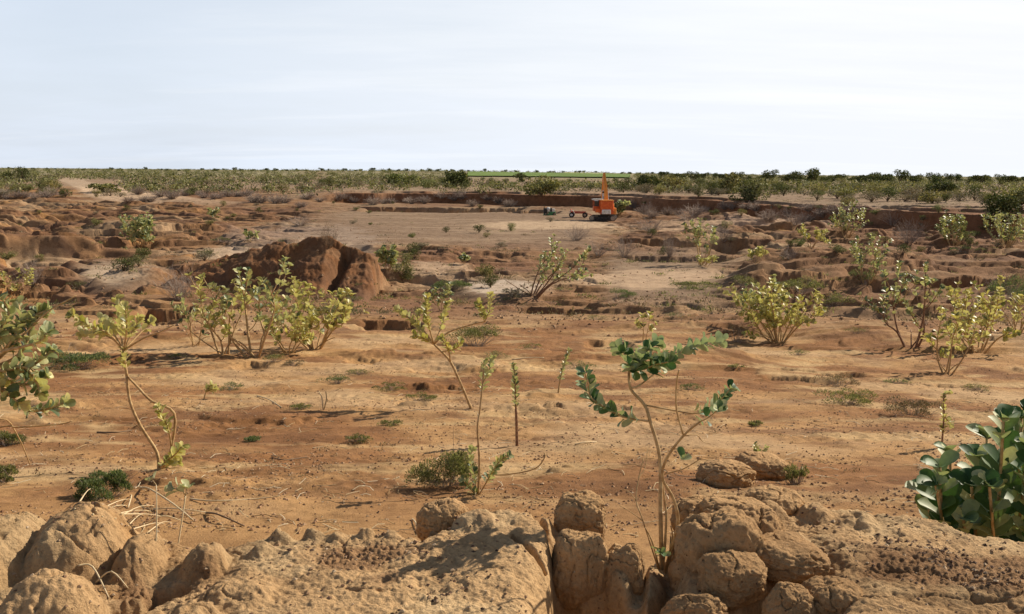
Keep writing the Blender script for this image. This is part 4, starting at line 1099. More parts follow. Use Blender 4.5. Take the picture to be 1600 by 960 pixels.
# ------------------------------------------------------------------ larger bushes with their own look
def bush(label, u, v, wpx, hpx, seed, mat=None, n=1500, ls=None, lobes=10, group=None, name="round_bush", cat="bush"):
    rng = np.random.RandomState(seed)
    B = at(u, v); s = np.linalg.norm(B - CAM) / F; W, H = wpx * s, hpx * s
    root = thing(name, B, label, cat, group)
    L, S = crown_mesh(rng, W, H, n, ls or W * .055, lobes, .02)
    S.build("trunk", M_BARK, root); L.build("crown", mat or M_FAR, root)
    return root
bush("dense round dark bush on the edge of the far bank, left of the green field", 711, 294, 46, 34, 401, M_FAR_DARK, 2600, lobes=14)
bush("round dark green bush on the plain near the left edge", 35, 284, 24, 23, 402, M_FAR_DARK, 1500)
bush("low dark bush at the left edge, beside the round green one", 8, 284, 26, 18, 403, M_FAR_DARK, 1000)
bush("dark bush in front of the green field", 816, 285, 30, 16, 404, M_FAR_DARK, 1000)
bush("wide dark bush with a light right half, right of the excavator's boom", 1012, 299, 56, 30, 405, M_FAR_DARK, 1800)
bush("big dome-shaped bush lit orange-green, near the right edge", 1563, 352, 52, 48, 406, M_FAR_DARK, 3200, lobes=16)
bush("bushy green shrub on the bank left of the excavator", 846, 306, 64, 34, 407, M_FAR, 1800)
bush("light green bush on the bank above the wide thorn bush", 1052, 300, 44, 28, 408, M_FAR, 1300)
bush("large spreading green bush on the right bank", 1128, 303, 62, 38, 409, M_FAR, 2000)
bush("large green bush on the right bank, next to the spreading one and lower", 1172, 314, 56, 36, 410, M_FAR, 1800)
bush("dark green bush on the plain above the pale-footed flat at right", 1464, 306, 50, 22, 411, M_FAR_DARK, 1300)
bush("light green bush directly behind the big dome-shaped one", 1592, 330, 60, 46, 412, M_FAR, 1600)
bush("pair of rounded bushes grown together, left of the round dark bush", 632, 292, 58, 24, 413, M_FAR, 1500)
bush("small yellow-green bush beside the dirt track", 78, 300, 28, 20, 414, M_FAR, 800)
bush("low olive bush on the inner bend of the dirt track", 160, 301, 52, 14, 415, M_FAR, 1000)
bush("small olive bush on the right bank above the dark gap", 1322, 326, 30, 22, 416, M_FAR, 900)

# ------------------------------------------------------------------ the scrub belt on the plain
rng = np.random.RandomState(11)
VAR = {}
for kind, mat, W, H, n, ls in (("green", M_FAR, 4.2, 2.6, 1300, .17), ("dark", M_FAR_DARK, 3.6, 2.6, 1300, .16), ("grey", M_FAR_GREY, 4.0, 1.7, 1000, .15)):
    VAR[kind] = []
    for k in range(4):
        r2 = np.random.RandomState(500 + k + len(kind) * 10)
        L, S = crown_mesh(r2, W, H * r2.uniform(.85, 1.15), n, ls, 8, .02)
        VAR[kind].append((L.mesh("crown", mat), S.mesh("trunk", M_BARK)))
ZONES = [(-20, 96, "on the plain left of the dirt track"), (96, 420, "on the plain just right of the dirt track"), (420, 690, "on the plain left of the round dark bush"),
         (690, 930, "below the green field"), (930, 1100, "on the plain behind the excavator"), (1100, 1330, "on the plain right of the spreading bank bush"), (1330, 1640, "on the plain at the far right")]
KN = {"green": "olive green scrub bush", "dark": "dark green scrub bush", "grey": "grey dry scrub bush"}
def place_bush(kind, P, k, label, group, name="scrub_bush", cat="bush", parts=True, zk=1.0):
    cm, tm = VAR[kind][rng.randint(4)]
    if parts:
        o = link(bpy.data.objects.new(name, None)); o.empty_display_size = .3
        c = link(bpy.data.objects.new("crown", cm)); c.parent = o
        t = link(bpy.data.objects.new("trunk", tm)); t.parent = o
    else:
        o = link(bpy.data.objects.new(name, cm))
    o.location = tuple(P); o.rotation_euler = (0, 0, rng.uniform(0, 6.28)); o.scale = (k, k, k * zk)
    return tag(o, label, cat, group)
cnt = 0
while cnt < 292:
    a = rng.uniform(-20, 1620); hzv = 269 + (a - 800) * .0092
    top = hzv + np.interp(a, [0, 430, 560, 900, 1100, 1400, 1600], [48, 40, 26, 30, 36, 44, 46])
    c = hzv + 5 + (top - hzv - 5) * rng.uniform(0, 1) ** .75
    if 730 < a < 990 and c < hzv + 13: continue
    if 95 < a < 185 and 282 < c < 306: continue
    P = at(a, c)
    if P[2] < 1.2 and a > 500 and rng.uniform() < .7: continue
    kind = rng.choice(["green", "green", "dark", "grey", "grey"])
    z = next(t for x0, x1, t in ZONES if x0 <= a < x1 or a >= 1600 and x1 > 1600)
    place_bush(kind, P, rng.uniform(.5, 1.15) * (1.3 if a > 950 else 1.0), f"{KN[kind]} {z}", f"{KN[kind]}es {z}"); cnt += 1

# the uncountable rest of the scrub, towards the horizon
def scrub_mass(name, n, y0, y1, mat, label, size, quads, seed, zbase=.0):
    r = np.random.RandomState(seed)
    Yv = np.exp(r.uniform(math.log(y0), math.log(y1), n)); Xv = Yv * r.uniform(-.62, .62, n)
    keep = fbm(Xv / 70, Yv / 70, 3, seed) + r.normal(size=n) * .25 > -.05
    uu, vv = proj(Xv, Yv, np.full(n, PLAIN))
    keep &= ~((uu > 725) & (uu < 990) & (Yv > 380) & (Yv < 1500))
    keep &= ~((uu > 90) & (uu < 190) & (vv > 281))
    Xv, Yv = Xv[keep], Yv[keep]; n = len(Xv)
    Zv = terrain(Xv, Yv, False)
    ok = Zv > 1.6; Xv, Yv, Zv = Xv[ok], Yv[ok], Zv[ok]; n = len(Xv)
    S = size * r.uniform(.5, 1.3, n) * (1 + Yv / 2500)
    k = quads
    c = np.stack([Xv, Yv, Zv], 1)[:, None, :] + r.normal(size=(n, k, 3)) * np.array([.42, .42, .24]) * S[:, None, None] + np.array([0, 0, .38]) * S[:, None, None]
    ax = r.normal(size=(n, k, 3)); ax /= np.linalg.norm(ax, axis=2)[..., None]
    si = np.cross(ax, r.normal(size=(n, k, 3))); si /= np.linalg.norm(si, axis=2)[..., None]
    l = (S[:, None] * r.uniform(.05, .17, (n, k)))[..., None]
    V = np.stack([c - ax * l, c - si * l * .6, c + ax * l, c + si * l * .6], 2).reshape(-1, 3)
    me = mesh_np(name, V, np.arange(len(V)), np.full(len(V) // 4, 4), mat, True)
    return tag(link(bpy.data.objects.new(name, me)), label, "scrubland", kind="stuff")
scrub_mass("scrubland", 8500, 235, 3600, M_FAR, "olive scrub merging towards the horizon", 2.2, 60, 601)
scrub_mass("scrubland", 2600, 230, 1200, M_FAR_GREY, "dry grey brush between the green scrub on the plain", 1.6, 46, 602)

# small bushes down among the terraces
def terrace_bushes(n, u0, u1, v0, v1, where, seed):
    r = np.random.RandomState(seed); k = 0
    while k < n:
        a, c = r.uniform(u0, u1), r.uniform(v0, v1)
        if abs(a - 1563) < 50 and c < 360: continue
        kind = ("green", "dark", "green", "grey")[r.randint(4)]
        P = at(a, c); nm = {"green": "small green bush", "dark": "small dark green bush", "grey": "small dry grey bush"}[kind]
        place_bush(kind, P, r.uniform(.22, .5), f"{nm} {where}", f"{nm}es {where}", "small_bush"); k += 1
terrace_bushes(34, 1000, 1610, 322, 400, "growing on the terraces right of the excavator", 901)
terrace_bushes(9, 960, 1330, 318, 345, "close below the right bank", 902)
terrace_bushes(14, -10, 330, 325, 440, "among the eroded terraces at left", 903)
terrace_bushes(8, 640, 900, 326, 372, "on the flat between the earth heap and the excavator", 906)
terrace_bushes(14, 335, 640, 318, 352, "on the far flat above the earth heap", 905)
terrace_bushes(12, 560, 900, 384, 470, "on the flats right of the earth heap", 904)
# trees on the skyline
GT = "dark trees along the right skyline"
VAR["tree"] = []
for k in range(5):
    r2 = np.random.RandomState(700 + k)
    L, S = crown_mesh(r2, 8.5, 5.0 * r2.uniform(.85, 1.15), 900, .55, 10, .10)
    VAR["tree"].append((L.mesh("crown", M_FAR_DARK), S.mesh("trunk", M_BARK)))
def skyline(a, Y, k, label, group, zk=1.0, parts=True):
    P = on_depth(a, 269 + (a - 800) * .0092 + 3, Y); z = float(terrain(np.array([P[0]]), np.array([P[1]]), False)[0])
    place_bush("tree", (P[0], P[1], z), k, label, group, "skyline_tree", "tree", parts, zk)
for a in list(np.arange(1035, 1640, 15.5)):
    skyline(a + rng.uniform(-7, 7), rng.uniform(560, 760), rng.uniform(.9, 1.55), "dark rounded tree in the line along the horizon right of the excavator", GT)
for a, k in ((1142, 1.1), (1275, 1.5), (1357, 1.45), (1385, 1.2), (1470, 1.25), (1535, 1.3), (1580, 1.25), (1240, 1.2)):
    skyline(a, 560, k * 1.15, "larger dark tree standing out of the tree line along the right horizon", "larger trees on the right skyline", .9)
for a in np.arange(-10, 740, 17):
    skyline(a + rng.uniform(-8, 8), rng.uniform(1300, 2000), rng.uniform(.7, 1.3), "tiny faint tree on the horizon left of the green field", "faint trees on the left horizon", 1.0, False)
for a in (757, 764, 790, 806, 838, 858, 866, 880, 900, 906, 912, 930, 972, 983, 985, 1000, 1020):
    skyline(a, rng.uniform(1500, 1900), rng.uniform(.6, 1.1), "tiny dark tree on the horizon behind the green field", "tiny trees behind the green field", 1.1, False)

# green field far off, and the pale strip at its back
def sheet(name, corners, mat, label, lift, n=40):
    P = np.array(corners)
    V = []; m = 14
    for i in range(n + 1):
        for j in range(m + 1):
            t, s2 = i / n, j / m
            p = (P[0] * (1 - t) + P[1] * t) * (1 - s2) + (P[3] * (1 - t) + P[2] * t) * s2
            V.append(p)
    V = np.array(V); V[:, 2] = terrain(V[:, 0], V[:, 1], False) + lift
    q = [(i * (m + 1) + j, (i + 1) * (m + 1) + j, (i + 1) * (m + 1) + j + 1, i * (m + 1) + j + 1) for i in range(n) for j in range(m)]
    o = link(bpy.data.objects.new(name, mesh_np(name, V, np.array(q).ravel(), np.full(len(q), 4), mat, True)))
    return tag(o, label, name.replace("_", " "), kind="structure")
def yx(u, Y): 
    p = on_depth(u, 272, Y); return [p[0], Y, 0]
M_FIELD = plain_material("green_crop", [(.3, (.08, .135, .035)), (.5, (.14, .21, .05)), (.7, (.21, .27, .085))], .03, .9, .1, bump=0)
M_PALE = plain_material("pale_stubble", [(.3, (.50, .50, .24)), (.7, (.68, .66, .38))], .05, .9, .1, bump=0)
sheet("crop_field", [yx(728, 760), yx(985, 760), yx(985, 1350), yx(732, 1350)], M_FIELD, "bright green irrigated crop field on the far plain", .9)
sheet("stubble_field", [yx(880, 1360), yx(946, 1360), yx(946, 2300), yx(880, 2300)], M_PALE, "pale yellow strip of field behind the green crop", 1.0)

# ------------------------------------------------------------------ excavator and the two machines left of it
M_ORANGE = plain_material("orange_machine_paint", [(.3, (.62, .10, .015)), (.55, (.80, .15, .02)), (.75, (.85, .26, .06))], 2.2, .5, .4)
M_BOOM = plain_material("faded_orange_paint", [(.3, (.70, .22, .03)), (.6, (.85, .34, .06)), (.8, (.80, .42, .15))], 2.2, .55, .4)
M_WHITE = plain_material("dusty_white_paint", [(.3, (.52, .47, .38)), (.6, (.78, .75, .68)), (.8, (.82, .80, .76))], 2.5, .55, .4)
M_STEEL = plain_material("dark_track_steel", [(.3, (.025, .022, .02)), (.6, (.06, .05, .042)), (.8, (.14, .10, .07))], 4, .75, .3)
M_DUST = plain_material("dusty_track_wheel", [(.3, (.26, .18, .12)), (.7, (.52, .42, .31))], 4, .85, .2)
M_GLASS = plain_material("dark_window", [(.4, (.02, .025, .03)), (.6, (.05, .055, .06))], 3, .12, .6, bump=0)
M_RED = plain_material("red_trailer_paint", [(.3, (.36, .07, .04)), (.6, (.52, .12, .07)), (.8, (.55, .26, .18))], 3, .55, .4)
M_GREEN = plain_material("green_machine_paint", [(.3, (.05, .16, .06)), (.6, (.10, .28, .10)), (.8, (.30, .40, .22))], 3, .55, .4)
M_RUBBER = plain_material("tyre_rubber", [(.3, (.012, .012, .012)), (.7, (.04, .036, .032))], 6, .85, .2)
M_CHROME = plain_material("cylinder_rod", [(.3, (.45, .45, .45)), (.7, (.62, .62, .62))], 3, .3, .5, .8, bump=0)

def rotz(a): return np.array([[math.cos(a), -math.sin(a), 0], [math.sin(a), math.cos(a), 0], [0, 0, 1]])
def rotx(a): return np.array([[1, 0, 0], [0, math.cos(a), -math.sin(a)], [0, math.sin(a), math.cos(a)]])
def part(name, mat, parent, fn):
    m = MB(); fn(m); return m.build(name, mat, parent, smooth=False)

def excavator():
    B = at(945, 345)
    root = thing("excavator", B + np.array([0, 0, .0]), "orange tracked excavator seen from behind with its boom raised, parked on the pit floor", "excavator", rz=.06); root.scale = (.86, .86, .88)
    ta = math.radians(-14)                                     # the tracks lie nearly crosswise
    R = rotz(ta); ex = R @ np.array([1., 0, 0]); ey = R @ np.array([0, 1., 0])
    for sgn in (-1, 1):
        c = ey * 1.25 * sgn + np.array([-.35, 0, .52])
        def belt(m, c=c):
            # a stadium-shaped track belt with grousers
            L2, r = 2.05, .50; prof = []
            for k in range(11):
                a = -math.pi / 2 + math.pi * k / 10; prof.append((L2 + r * math.cos(a), r * math.sin(a)))
            for k in range(11):
                a = math.pi / 2 + math.pi * k / 10; prof.append((-L2 + r * math.cos(a), r * math.sin(a)))
            n = len(prof); V = []
            for w_ in (-.3, .3):
                for s_ in (1.0, .86):
                    for (px, pz) in prof:
                        q = np.array([px, pz]); 
                        if s_ < 1: q = q * np.array([.955, .80])
                        V.append(c + ex * q[0] + ey * w_ + np.array([0, 0, q[1]]))
            Fc = []
            for j in range(n):
                j2 = (j + 1) % n
                Fc += [(j, j2, 2 * n + j2, 2 * n + j), (n + j2, n + j, 3 * n + j, 3 * n + j2), (j2, j, n + j, n + j2), (2 * n + j, 2 * n + j2, 3 * n + j2, 3 * n + j)]
            m.add(V, Fc)
            for k in range(-9, 10):
                for zz in (.52, -.52):
                    m.box(c + ex * k * .22 + np.array([0, 0, zz]), (.05, .62, .06), R)
        b_ = part("track", M_STEEL, root, belt)
        part("track_frame", M_STEEL, b_, lambda m, c=c: m.box(c, (3.6, .42, .5), R, bev=.05))
        for e in (-2.05, 2.05):
            part("sprocket", M_DUST, b_, lambda m, c=c, e=e: (m.disc(c + ex * e, ey, .47, .66, 20), m.disc(c + ex * e, ey, .2, .74, 12)))
        for k in range(5):
            part("road_wheel", M_STEEL, b_, lambda m, c=c, k=k: m.disc(c + ex * (-1.3 + .65 * k) + np.array([0, 0, -.25]), ey, .2, .5, 12))
    part("undercarriage", M_STEEL, root, lambda m: (m.box((-.3, 0, .72), (2.0, 2.1, .42), R, bev=.06), m.disc((0, 0, 1.06), (0, 0, 1), .95, .32, 24)))
    h = part("house", M_ORANGE, root, lambda m: (m.box((.15, -.25, 2.55), (2.55, 3.0, 2.5), None, .96, .10), m.box((.15, -1.79, 3.02), (2.0, .08, 1.15), bev=.02)))
    part("roof_trim", M_BOOM, h, lambda m: m.box((.15, -.25, 3.86), (2.62, 3.06, .12), bev=.03))
    part("vent_grille", M_ORANGE, h, lambda m: [m.box((.15, -1.86, 2.62 + k * .16), (1.7, .06, .07)) for k in range(6)])
    part("counterweight", M_WHITE, root, lambda m: m.box((-.05, -1.95, 1.72), (1.75, .42, .86), None, .95, .08))
    part("fuel_tank", M_BOOM, root, lambda m: (m.box((1.72, -.35, 1.85), (.58, 2.0, 1.2), bev=.08), m.box((1.62, .6, 2.75), (.34, 1.2, .8), bev=.05)))
    part("tool_box", M_ORANGE, root, lambda m: m.box((-1.62, -.9, 1.95), (.85, 1.3, .75), bev=.06))
    cab = part("cab", M_ORANGE, root, lambda m: (m.box((-1.65, .75, 2.25), (1.15, 1.5, .9), bev=.05), [m.box((-1.65 + sx * .53, .75 + sy * .70, 3.25), (.09, .09, 1.2)) for sx in (-1, 1) for sy in (-1, 1)]))
    part("cab_roof", M_WHITE, cab, lambda m: m.box((-1.5, .45, 3.98), (1.9, 2.2, .26), bev=.06))
    part("window", M_GLASS, cab, lambda m: m.box((-1.65, .75, 3.2), (1.0, 1.3, 1.1)))
    def beam(m, P, w0, h0, w1, h1):
        P = np.array(P, float); k = len(P); V = []
        for i in range(k):
            T = P[min(i + 1, k - 1)] - P[max(i - 1, 0)]; T /= np.linalg.norm(T)
            nx = np.array([1., 0, 0]); nz = np.cross(nx, T); nz /= np.linalg.norm(nz)
            t = i / (k - 1); a = (w0 + (w1 - w0) * t) / 2; c = (h0 + (h1 - h0) * t) / 2
            for sx, sz in ((-1, -1), (1, -1), (1, 1), (-1, 1)): V.append(P[i] + nx * a * sx + nz * c * sz)
        Fc = [(3, 2, 1, 0), tuple(range(4 * k - 4, 4 * k))]
        for i in range(k - 1):
            for j in range(4): Fc.append((i * 4 + j, i * 4 + (j + 1) % 4, i * 4 + 4 + (j + 1) % 4, i * 4 + 4 + j))
        m.add(V, Fc)
    bo = part("boom", M_BOOM, root, lambda m: beam(m, [(.45, 1.3, 2.2), (.42, 1.9, 4.6), (.36, 2.9, 6.9), (.30, 4.3, 8.9)], .85, 1.0, .42, .55))
    part("lamp_bracket", M_STEEL, bo, lambda m: (m.box((-.06, 2.3, 5.3), (.35, .3, .35), bev=.04), m.box((.85, 2.9, 6.5), (.3, .3, .4), bev=.04)))
    part("lift_cylinder", M_CHROME, bo, lambda m: [m.tube([(.45 + s_ * .55, 2.0, 2.0), (.42 + s_ * .5, 2.9, 5.6)], [.12, .09], 10) for s_ in (-1, 1)])
    st = part("stick", M_BOOM, root, lambda m: beam(m, [(.30, 3.9, 8.6), (.30, 4.9, 8.2), (.30, 5.9, 5.6), (.30, 6.3, 3.2)], .38, .5, .30, .34))
    part("stick_cylinder", M_CHROME, st, lambda m: m.tube([(.34, 3.4, 7.9), (.30, 4.9, 8.5)], [.11, .09], 10))
    def bucket(m):
        prof = [(6.3, 3.2), (6.9, 2.9), (7.0, 2.2), (6.6, 1.6), (5.9, 1.5)]; V = []
        for x in (-.25, .85):
            for (y, z) in prof: V.append((x, y, z))
            for (y, z) in prof: V.append((x, 6.35 + (y - 6.35) * .88, 2.3 + (z - 2.3) * .88))
        n = 5; Fc = []
        for j in range(n - 1): Fc += [(j, j + 1, 2 * n + j + 1, 2 * n + j), (n + j + 1, n + j, 3 * n + j, 3 * n + j + 1)]
        Fc += [(4, 3, 2, 1, 0), (10, 11, 12, 13, 14)]
        m.add(V, Fc)
        for k in range(4): m.box((-.12 + k * .28, 5.8, 1.48), (.10, .32, .07))
    part("bucket", M_STEEL, root, bucket)
excavator()

def wheel(parent, c, axis, r, w_, rim):
    t = part("wheel", M_RUBBER, parent, lambda m: m.disc(c, axis, r, w_, 20))
    part("rim", rim, t, lambda m: m.disc(c, axis, r * .58, w_ * 1.12, 16))
    return t

def trailer():
    B = at(902, 340)
    root = thing("drawbar_trailer", B, "small faded red trailer with one white mudguard, just left of the excavator's tracks", "trailer", rz=-.12)
    part("bed", M_RED, root, lambda m: (m.box((.2, 0, .78), (2.5, 1.3, .16), bev=.03), m.box((.2, -.68, .95), (2.5, .06, .22), bev=.02), m.box((.2, .68, .95), (2.5, .06, .22), bev=.02)))
    part("drawbar", M_RED, root, lambda m: m.tube([(1.3, 0, .72), (2.1, 0, .6), (2.5, 0, .45)], [.07, .07, .06], 8))
    part("front_panel", M_RED, root, lambda m: m.box((-1.1, 0, 1.1), (.16, 1.3, .7), bev=.04))
    part("mudguard", M_WHITE, root, lambda m: [m.box((-.95 + .46 * math.sin(a), -.80, .62 + .62 * math.cos(a)), (.22, .42, .07), np.array([[math.cos(a), 0, math.sin(a)], [0, 1, 0], [-math.sin(a), 0, math.cos(a)]])) for a in np.linspace(-1.3, 1.3, 10)])
    for (x, y, rm) in ((-.95, -.8, M_WHITE), (-.95, .8, M_WHITE), (1.35, -.62, M_DUST), (1.35, .62, M_DUST)):
        wheel(root, (x, y, .45), (0, 1, 0), .46, .28, rm)
trailer()

def pump():
    B = at(858, 337)
    root = thing("engine_pump", B, "small green and white engine pump with a dark motor block, left of the red trailer", "machine", rz=.1)
    part("skid", M_GREEN, root, lambda m: (m.box((.1, 0, .22), (2.2, 1.1, .22), bev=.04), m.box((.1, -.5, .06), (2.4, .14, .12)), m.box((.1, .5, .06), (2.4, .14, .12))))
    part("motor_block", M_STEEL, root, lambda m: (m.box((-.75, 0, .85), (.55, .9, 1.0), bev=.06), m.disc((-.75, -.5, .85), (0, 1, 0), .34, .12, 16)))
    part("tank", M_WHITE, root, lambda m: (m.disc((-.15, 0, 1.05), (1, 0, 0), .5, .55, 20), m.box((.75, 0, .95), (.62, .9, .62), bev=.08)))
    part("cover", M_GREEN, root, lambda m: m.box((.55, 0, .52), (1.2, .95, .38), bev=.05))
    part("radiator", M_STEEL, root, lambda m: m.box((.32, 0, 1.1), (.3, .8, .6), bev=.04))
    part("exhaust_pipe", M_STEEL, root, lambda m: m.tube([(-.9, .2, 1.3), (-.9, .2, 1.75), (-1.0, .2, 1.95)], .06, 8))
    for x in (-.7, .85):
        wheel(root, (x, -.62, .28), (0, 1, 0), .27, .16, M_DUST)
pump()

# ------------------------------------------------------------------ dry stalks lying about
def stalk(label, pts, rpx, seed, group="dry stalks lying on the ground", mat=None, lift=.02, name="dry_stalk", arch=0.0):
    rng = np.random.RandomState(seed)
    P = [at(a, c) for a, c in pts]
    s = np.linalg.norm(P[0] - CAM) / F; r = rpx * s
    c0 = P[0].copy()
    Q = np.array([p - c0 + np.array([0, 0, r + lift * (i % 2) + arch * math.sin(math.pi * i / max(len(P) - 1, 1))]) for i, p in enumerate(P)])
    m = MB(); m.tube(smooth_path(Q, 4), np.linspace(r, r * .6, 4 * (len(Q) - 1) + 1 if len(Q) > 2 else 5), 6)
    o = m.build(name, mat or M_STRAW); o.location = tuple(c0)
    return tag(o, label, "dry stalk", group)
SG = "pale stalks in the straw heap behind the left clay lump"
SL = "pale dry stalk in the straw heap behind the left clay lump"
for i, (pts, r) in enumerate([
    ([(145, 806), (190, 799), (245, 803), (292, 804)], 1.6), ([(160, 809), (225, 808), (290, 809)], 1.4), ([(200, 823), (220, 815), (238, 808)], 1.2),
    ([(225, 822), (255, 818), (283, 815)], 1.2), ([(205, 829), (250, 828), (297, 827)], 1.1), ([(150, 800), (200, 790), (240, 793)], 1.2), ([(180, 812), (230, 800), (300, 798)], 1.2),
    ([(170, 818), (215, 812), (262, 822)], 1.1), ([(230, 834), (262, 826), (310, 832)], 1.0), ([(240, 796), (280, 806), (330, 803)], 1.0), ([(190, 805), (240, 815), (300, 816)], 1.2), ([(200, 795), (206, 785), (202, 777)], 1.1)]):
    stalk(SL, pts, r, i, SG, arch=.05)
stalk("forked pale stick propped up beside the feathery scrub", [(117, 797), (142, 783), (163, 770)], 1.5, 31, arch=.12)
stalk("bent pale stick lying across the straw heap", [(220, 764), (235, 780), (272, 802), (302, 818)], 1.5, 32, arch=.10)
stalk("dark crooked stick right of the straw heap", [(322, 803), (342, 816), (382, 824)], 1.6, 33, mat=M_BARK, arch=.05)
stalk("long thin yellow stalk lying right of the two-leaved one", [(297, 781), (335, 787), (400, 781), (437, 779)], 1.2, 34)
stalk("short curved pale stalk on bare ground left of centre", [(402, 620), (420, 627), (440, 638)], 1.1, 35)
stalk("short straight pale stalk in front of the tall milkweed's left branch", [(898, 696), (915, 694), (932, 692)], 1.2, 36)
stalk("straw laid straight on the ground behind the leaning sapling", [(800, 563), (825, 561), (850, 560)], .9, 37)
stalk("pale twig lying in the gap between the left clay lumps", [(122, 886), (146, 908), (170, 936)], 1.6, 38, arch=.04)
stalk("paler twig crossing the gap from the first twig to the right", [(150, 912), (175, 915), (200, 921)], 1.3, 39, arch=.04)
stalk("little white forked twig against the upright lump on the slab", [(653, 836), (650, 822), (644, 812)], 1.5, 40)
stalk("dark stick on bare ground by the lanky milkweed", [(152, 677), (180, 679), (206, 674)], 1.3, 41, mat=M_BARK)
stalk("thin dark twig on the bare ground left of the brownish scrub", [(425, 716), (445, 722), (480, 715)], 1.0, 42, mat=M_BARK)

# ------------------------------------------------------------------ grit, clods and litter (nobody could count them)
def grit(name, label, n, sampler, smin, smax, mat, seed, flat=.6):
    r = np.random.RandomState(seed)
    X, Y = sampler(r, n); n = len(X)
    Z = terrain(X, Y, False)
    S = np.exp(r.uniform(math.log(smin), math.log(smax), n))
    base = np.array([[1, 0, 0], [0, 1, 0], [-1, 0, 0], [0, -1, 0], [.1, .1, 1], [0, 0, -.6]], float)
    V = base[None] * (1 + r.uniform(-.35, .35, (n, 6, 3)))
    V[..., 2] *= flat
    a = r.uniform(0, 6.28, n); ca, sa = np.cos(a)[:, None], np.sin(a)[:, None]
    x = V[..., 0] * ca - V[..., 1] * sa; y = V[..., 0] * sa + V[..., 1] * ca
    V = np.stack([x, y, V[..., 2]], 2) * S[:, None, None] + np.stack([X, Y, Z + S * .2], 1)[:, None]
    f = np.array([(0, 1, 4), (1, 2, 4), (2, 3, 4), (3, 0, 4), (1, 0, 5), (2, 1, 5), (3, 2, 5), (0, 3, 5)])
    Fc = (f[None] + (np.arange(n) * 6)[:, None, None]).reshape(-1)
    o = link(bpy.data.objects.new(name, mesh_np(name, V.reshape(-1, 3), Fc, np.full(n * 8, 3), mat, False)))
    return tag(o, label, name.replace("_", " "), kind="stuff")
def on_mound(r, n):
    Y = r.uniform(3.6, 5.6, n * 3); X = r.uniform(-3.4, 3.4, n * 3)
    u1, v1 = proj(X, Y, np.full_like(X, MZ))
    p = .14 + 1.6 * np.exp(-((u1 - 1510) / 150) ** 2 - ((v1 - 868 - (u1 - 1400) * .16) / 30) ** 2) + .9 * np.exp(-((u1 - 570) / 120) ** 2 - ((v1 - 866) / 16) ** 2) + .5 * np.exp(-((u1 - 680) / 120) ** 2 - ((v1 - 930) / 30) ** 2)
    p = p * (.5 + fbm(X / .25, Y / .25, 3, 160) * 1.6)
    k = r.uniform(size=len(X)) < p
    k &= v1 > np.interp(u1, _eu, _ev) + 4
    k &= poly_sd(u1, v1, HOLE) > 4
    return X[k][:n], Y[k][:n]
grit("grit", "dark crumbs and leaf litter strewn over the clay mound", 9000, on_mound, .003, .014, M_PEBBLE, 801)
def on_flat(y0, y1, sp, freq, thr):
    def f(r, n):
        Y = np.exp(r.uniform(math.log(y0), math.log(y1), n * 3)); X = Y * r.uniform(-.58, .58, n * 3)
        k = fbm(X / freq, Y / freq, 4, 165) + r.normal(size=len(X)) * .12 > thr
        return X[k][:n], Y[k][:n]
    return f
grit("soil_crumbs", "clods and crumbs of dark soil on the bare ground", 12500, on_flat(9.5, 42, 1, 2.2, .02), .006, .032, M_CLOD, 802)
grit("soil_crumbs", "larger clods broken from the cut banks", 5200, on_flat(38, 150, 1, 9, .05), .03, .12, M_CLOD, 803, .7)
grit("grit", "pale and dark litter sprinkled on the bare ground", 4500, on_flat(9.5, 30, 1, 3, -.1), .006, .022, M_PEBBLE, 804)
def straw_bits(n, seed):
    r = np.random.RandomState(seed); m = MB()
    Y = np.exp(r.uniform(math.log(9.5), math.log(26), n)); X = Y * r.uniform(-.55, .55, n)
    kp = fbm(X / 1.8, Y / 1.4, 3, 170) + r.normal(size=n) * .12 > .05; X, Y = X[kp], Y[kp]; n = len(X)
    Z = terrain(X, Y, False)
    for x, y, z in zip(X, Y, Z):
        a = r.uniform(0, 6.28); l = r.uniform(.04, .16); d = np.array([math.cos(a), math.sin(a), 0]) * l; c = np.array([x, y, z + .012])
        m.tube(np.array([c - d, c + perp(d, r) * .15 * l + np.array([0, 0, .01]), c + d]), .0045, 3, cap=False)
    o = m.build("straw_litter", M_STRAW)
    return tag(o, "short straws and dead leaf stalks scattered on the ground", "straw litter", kind="stuff")
straw_bits(2200, 805)
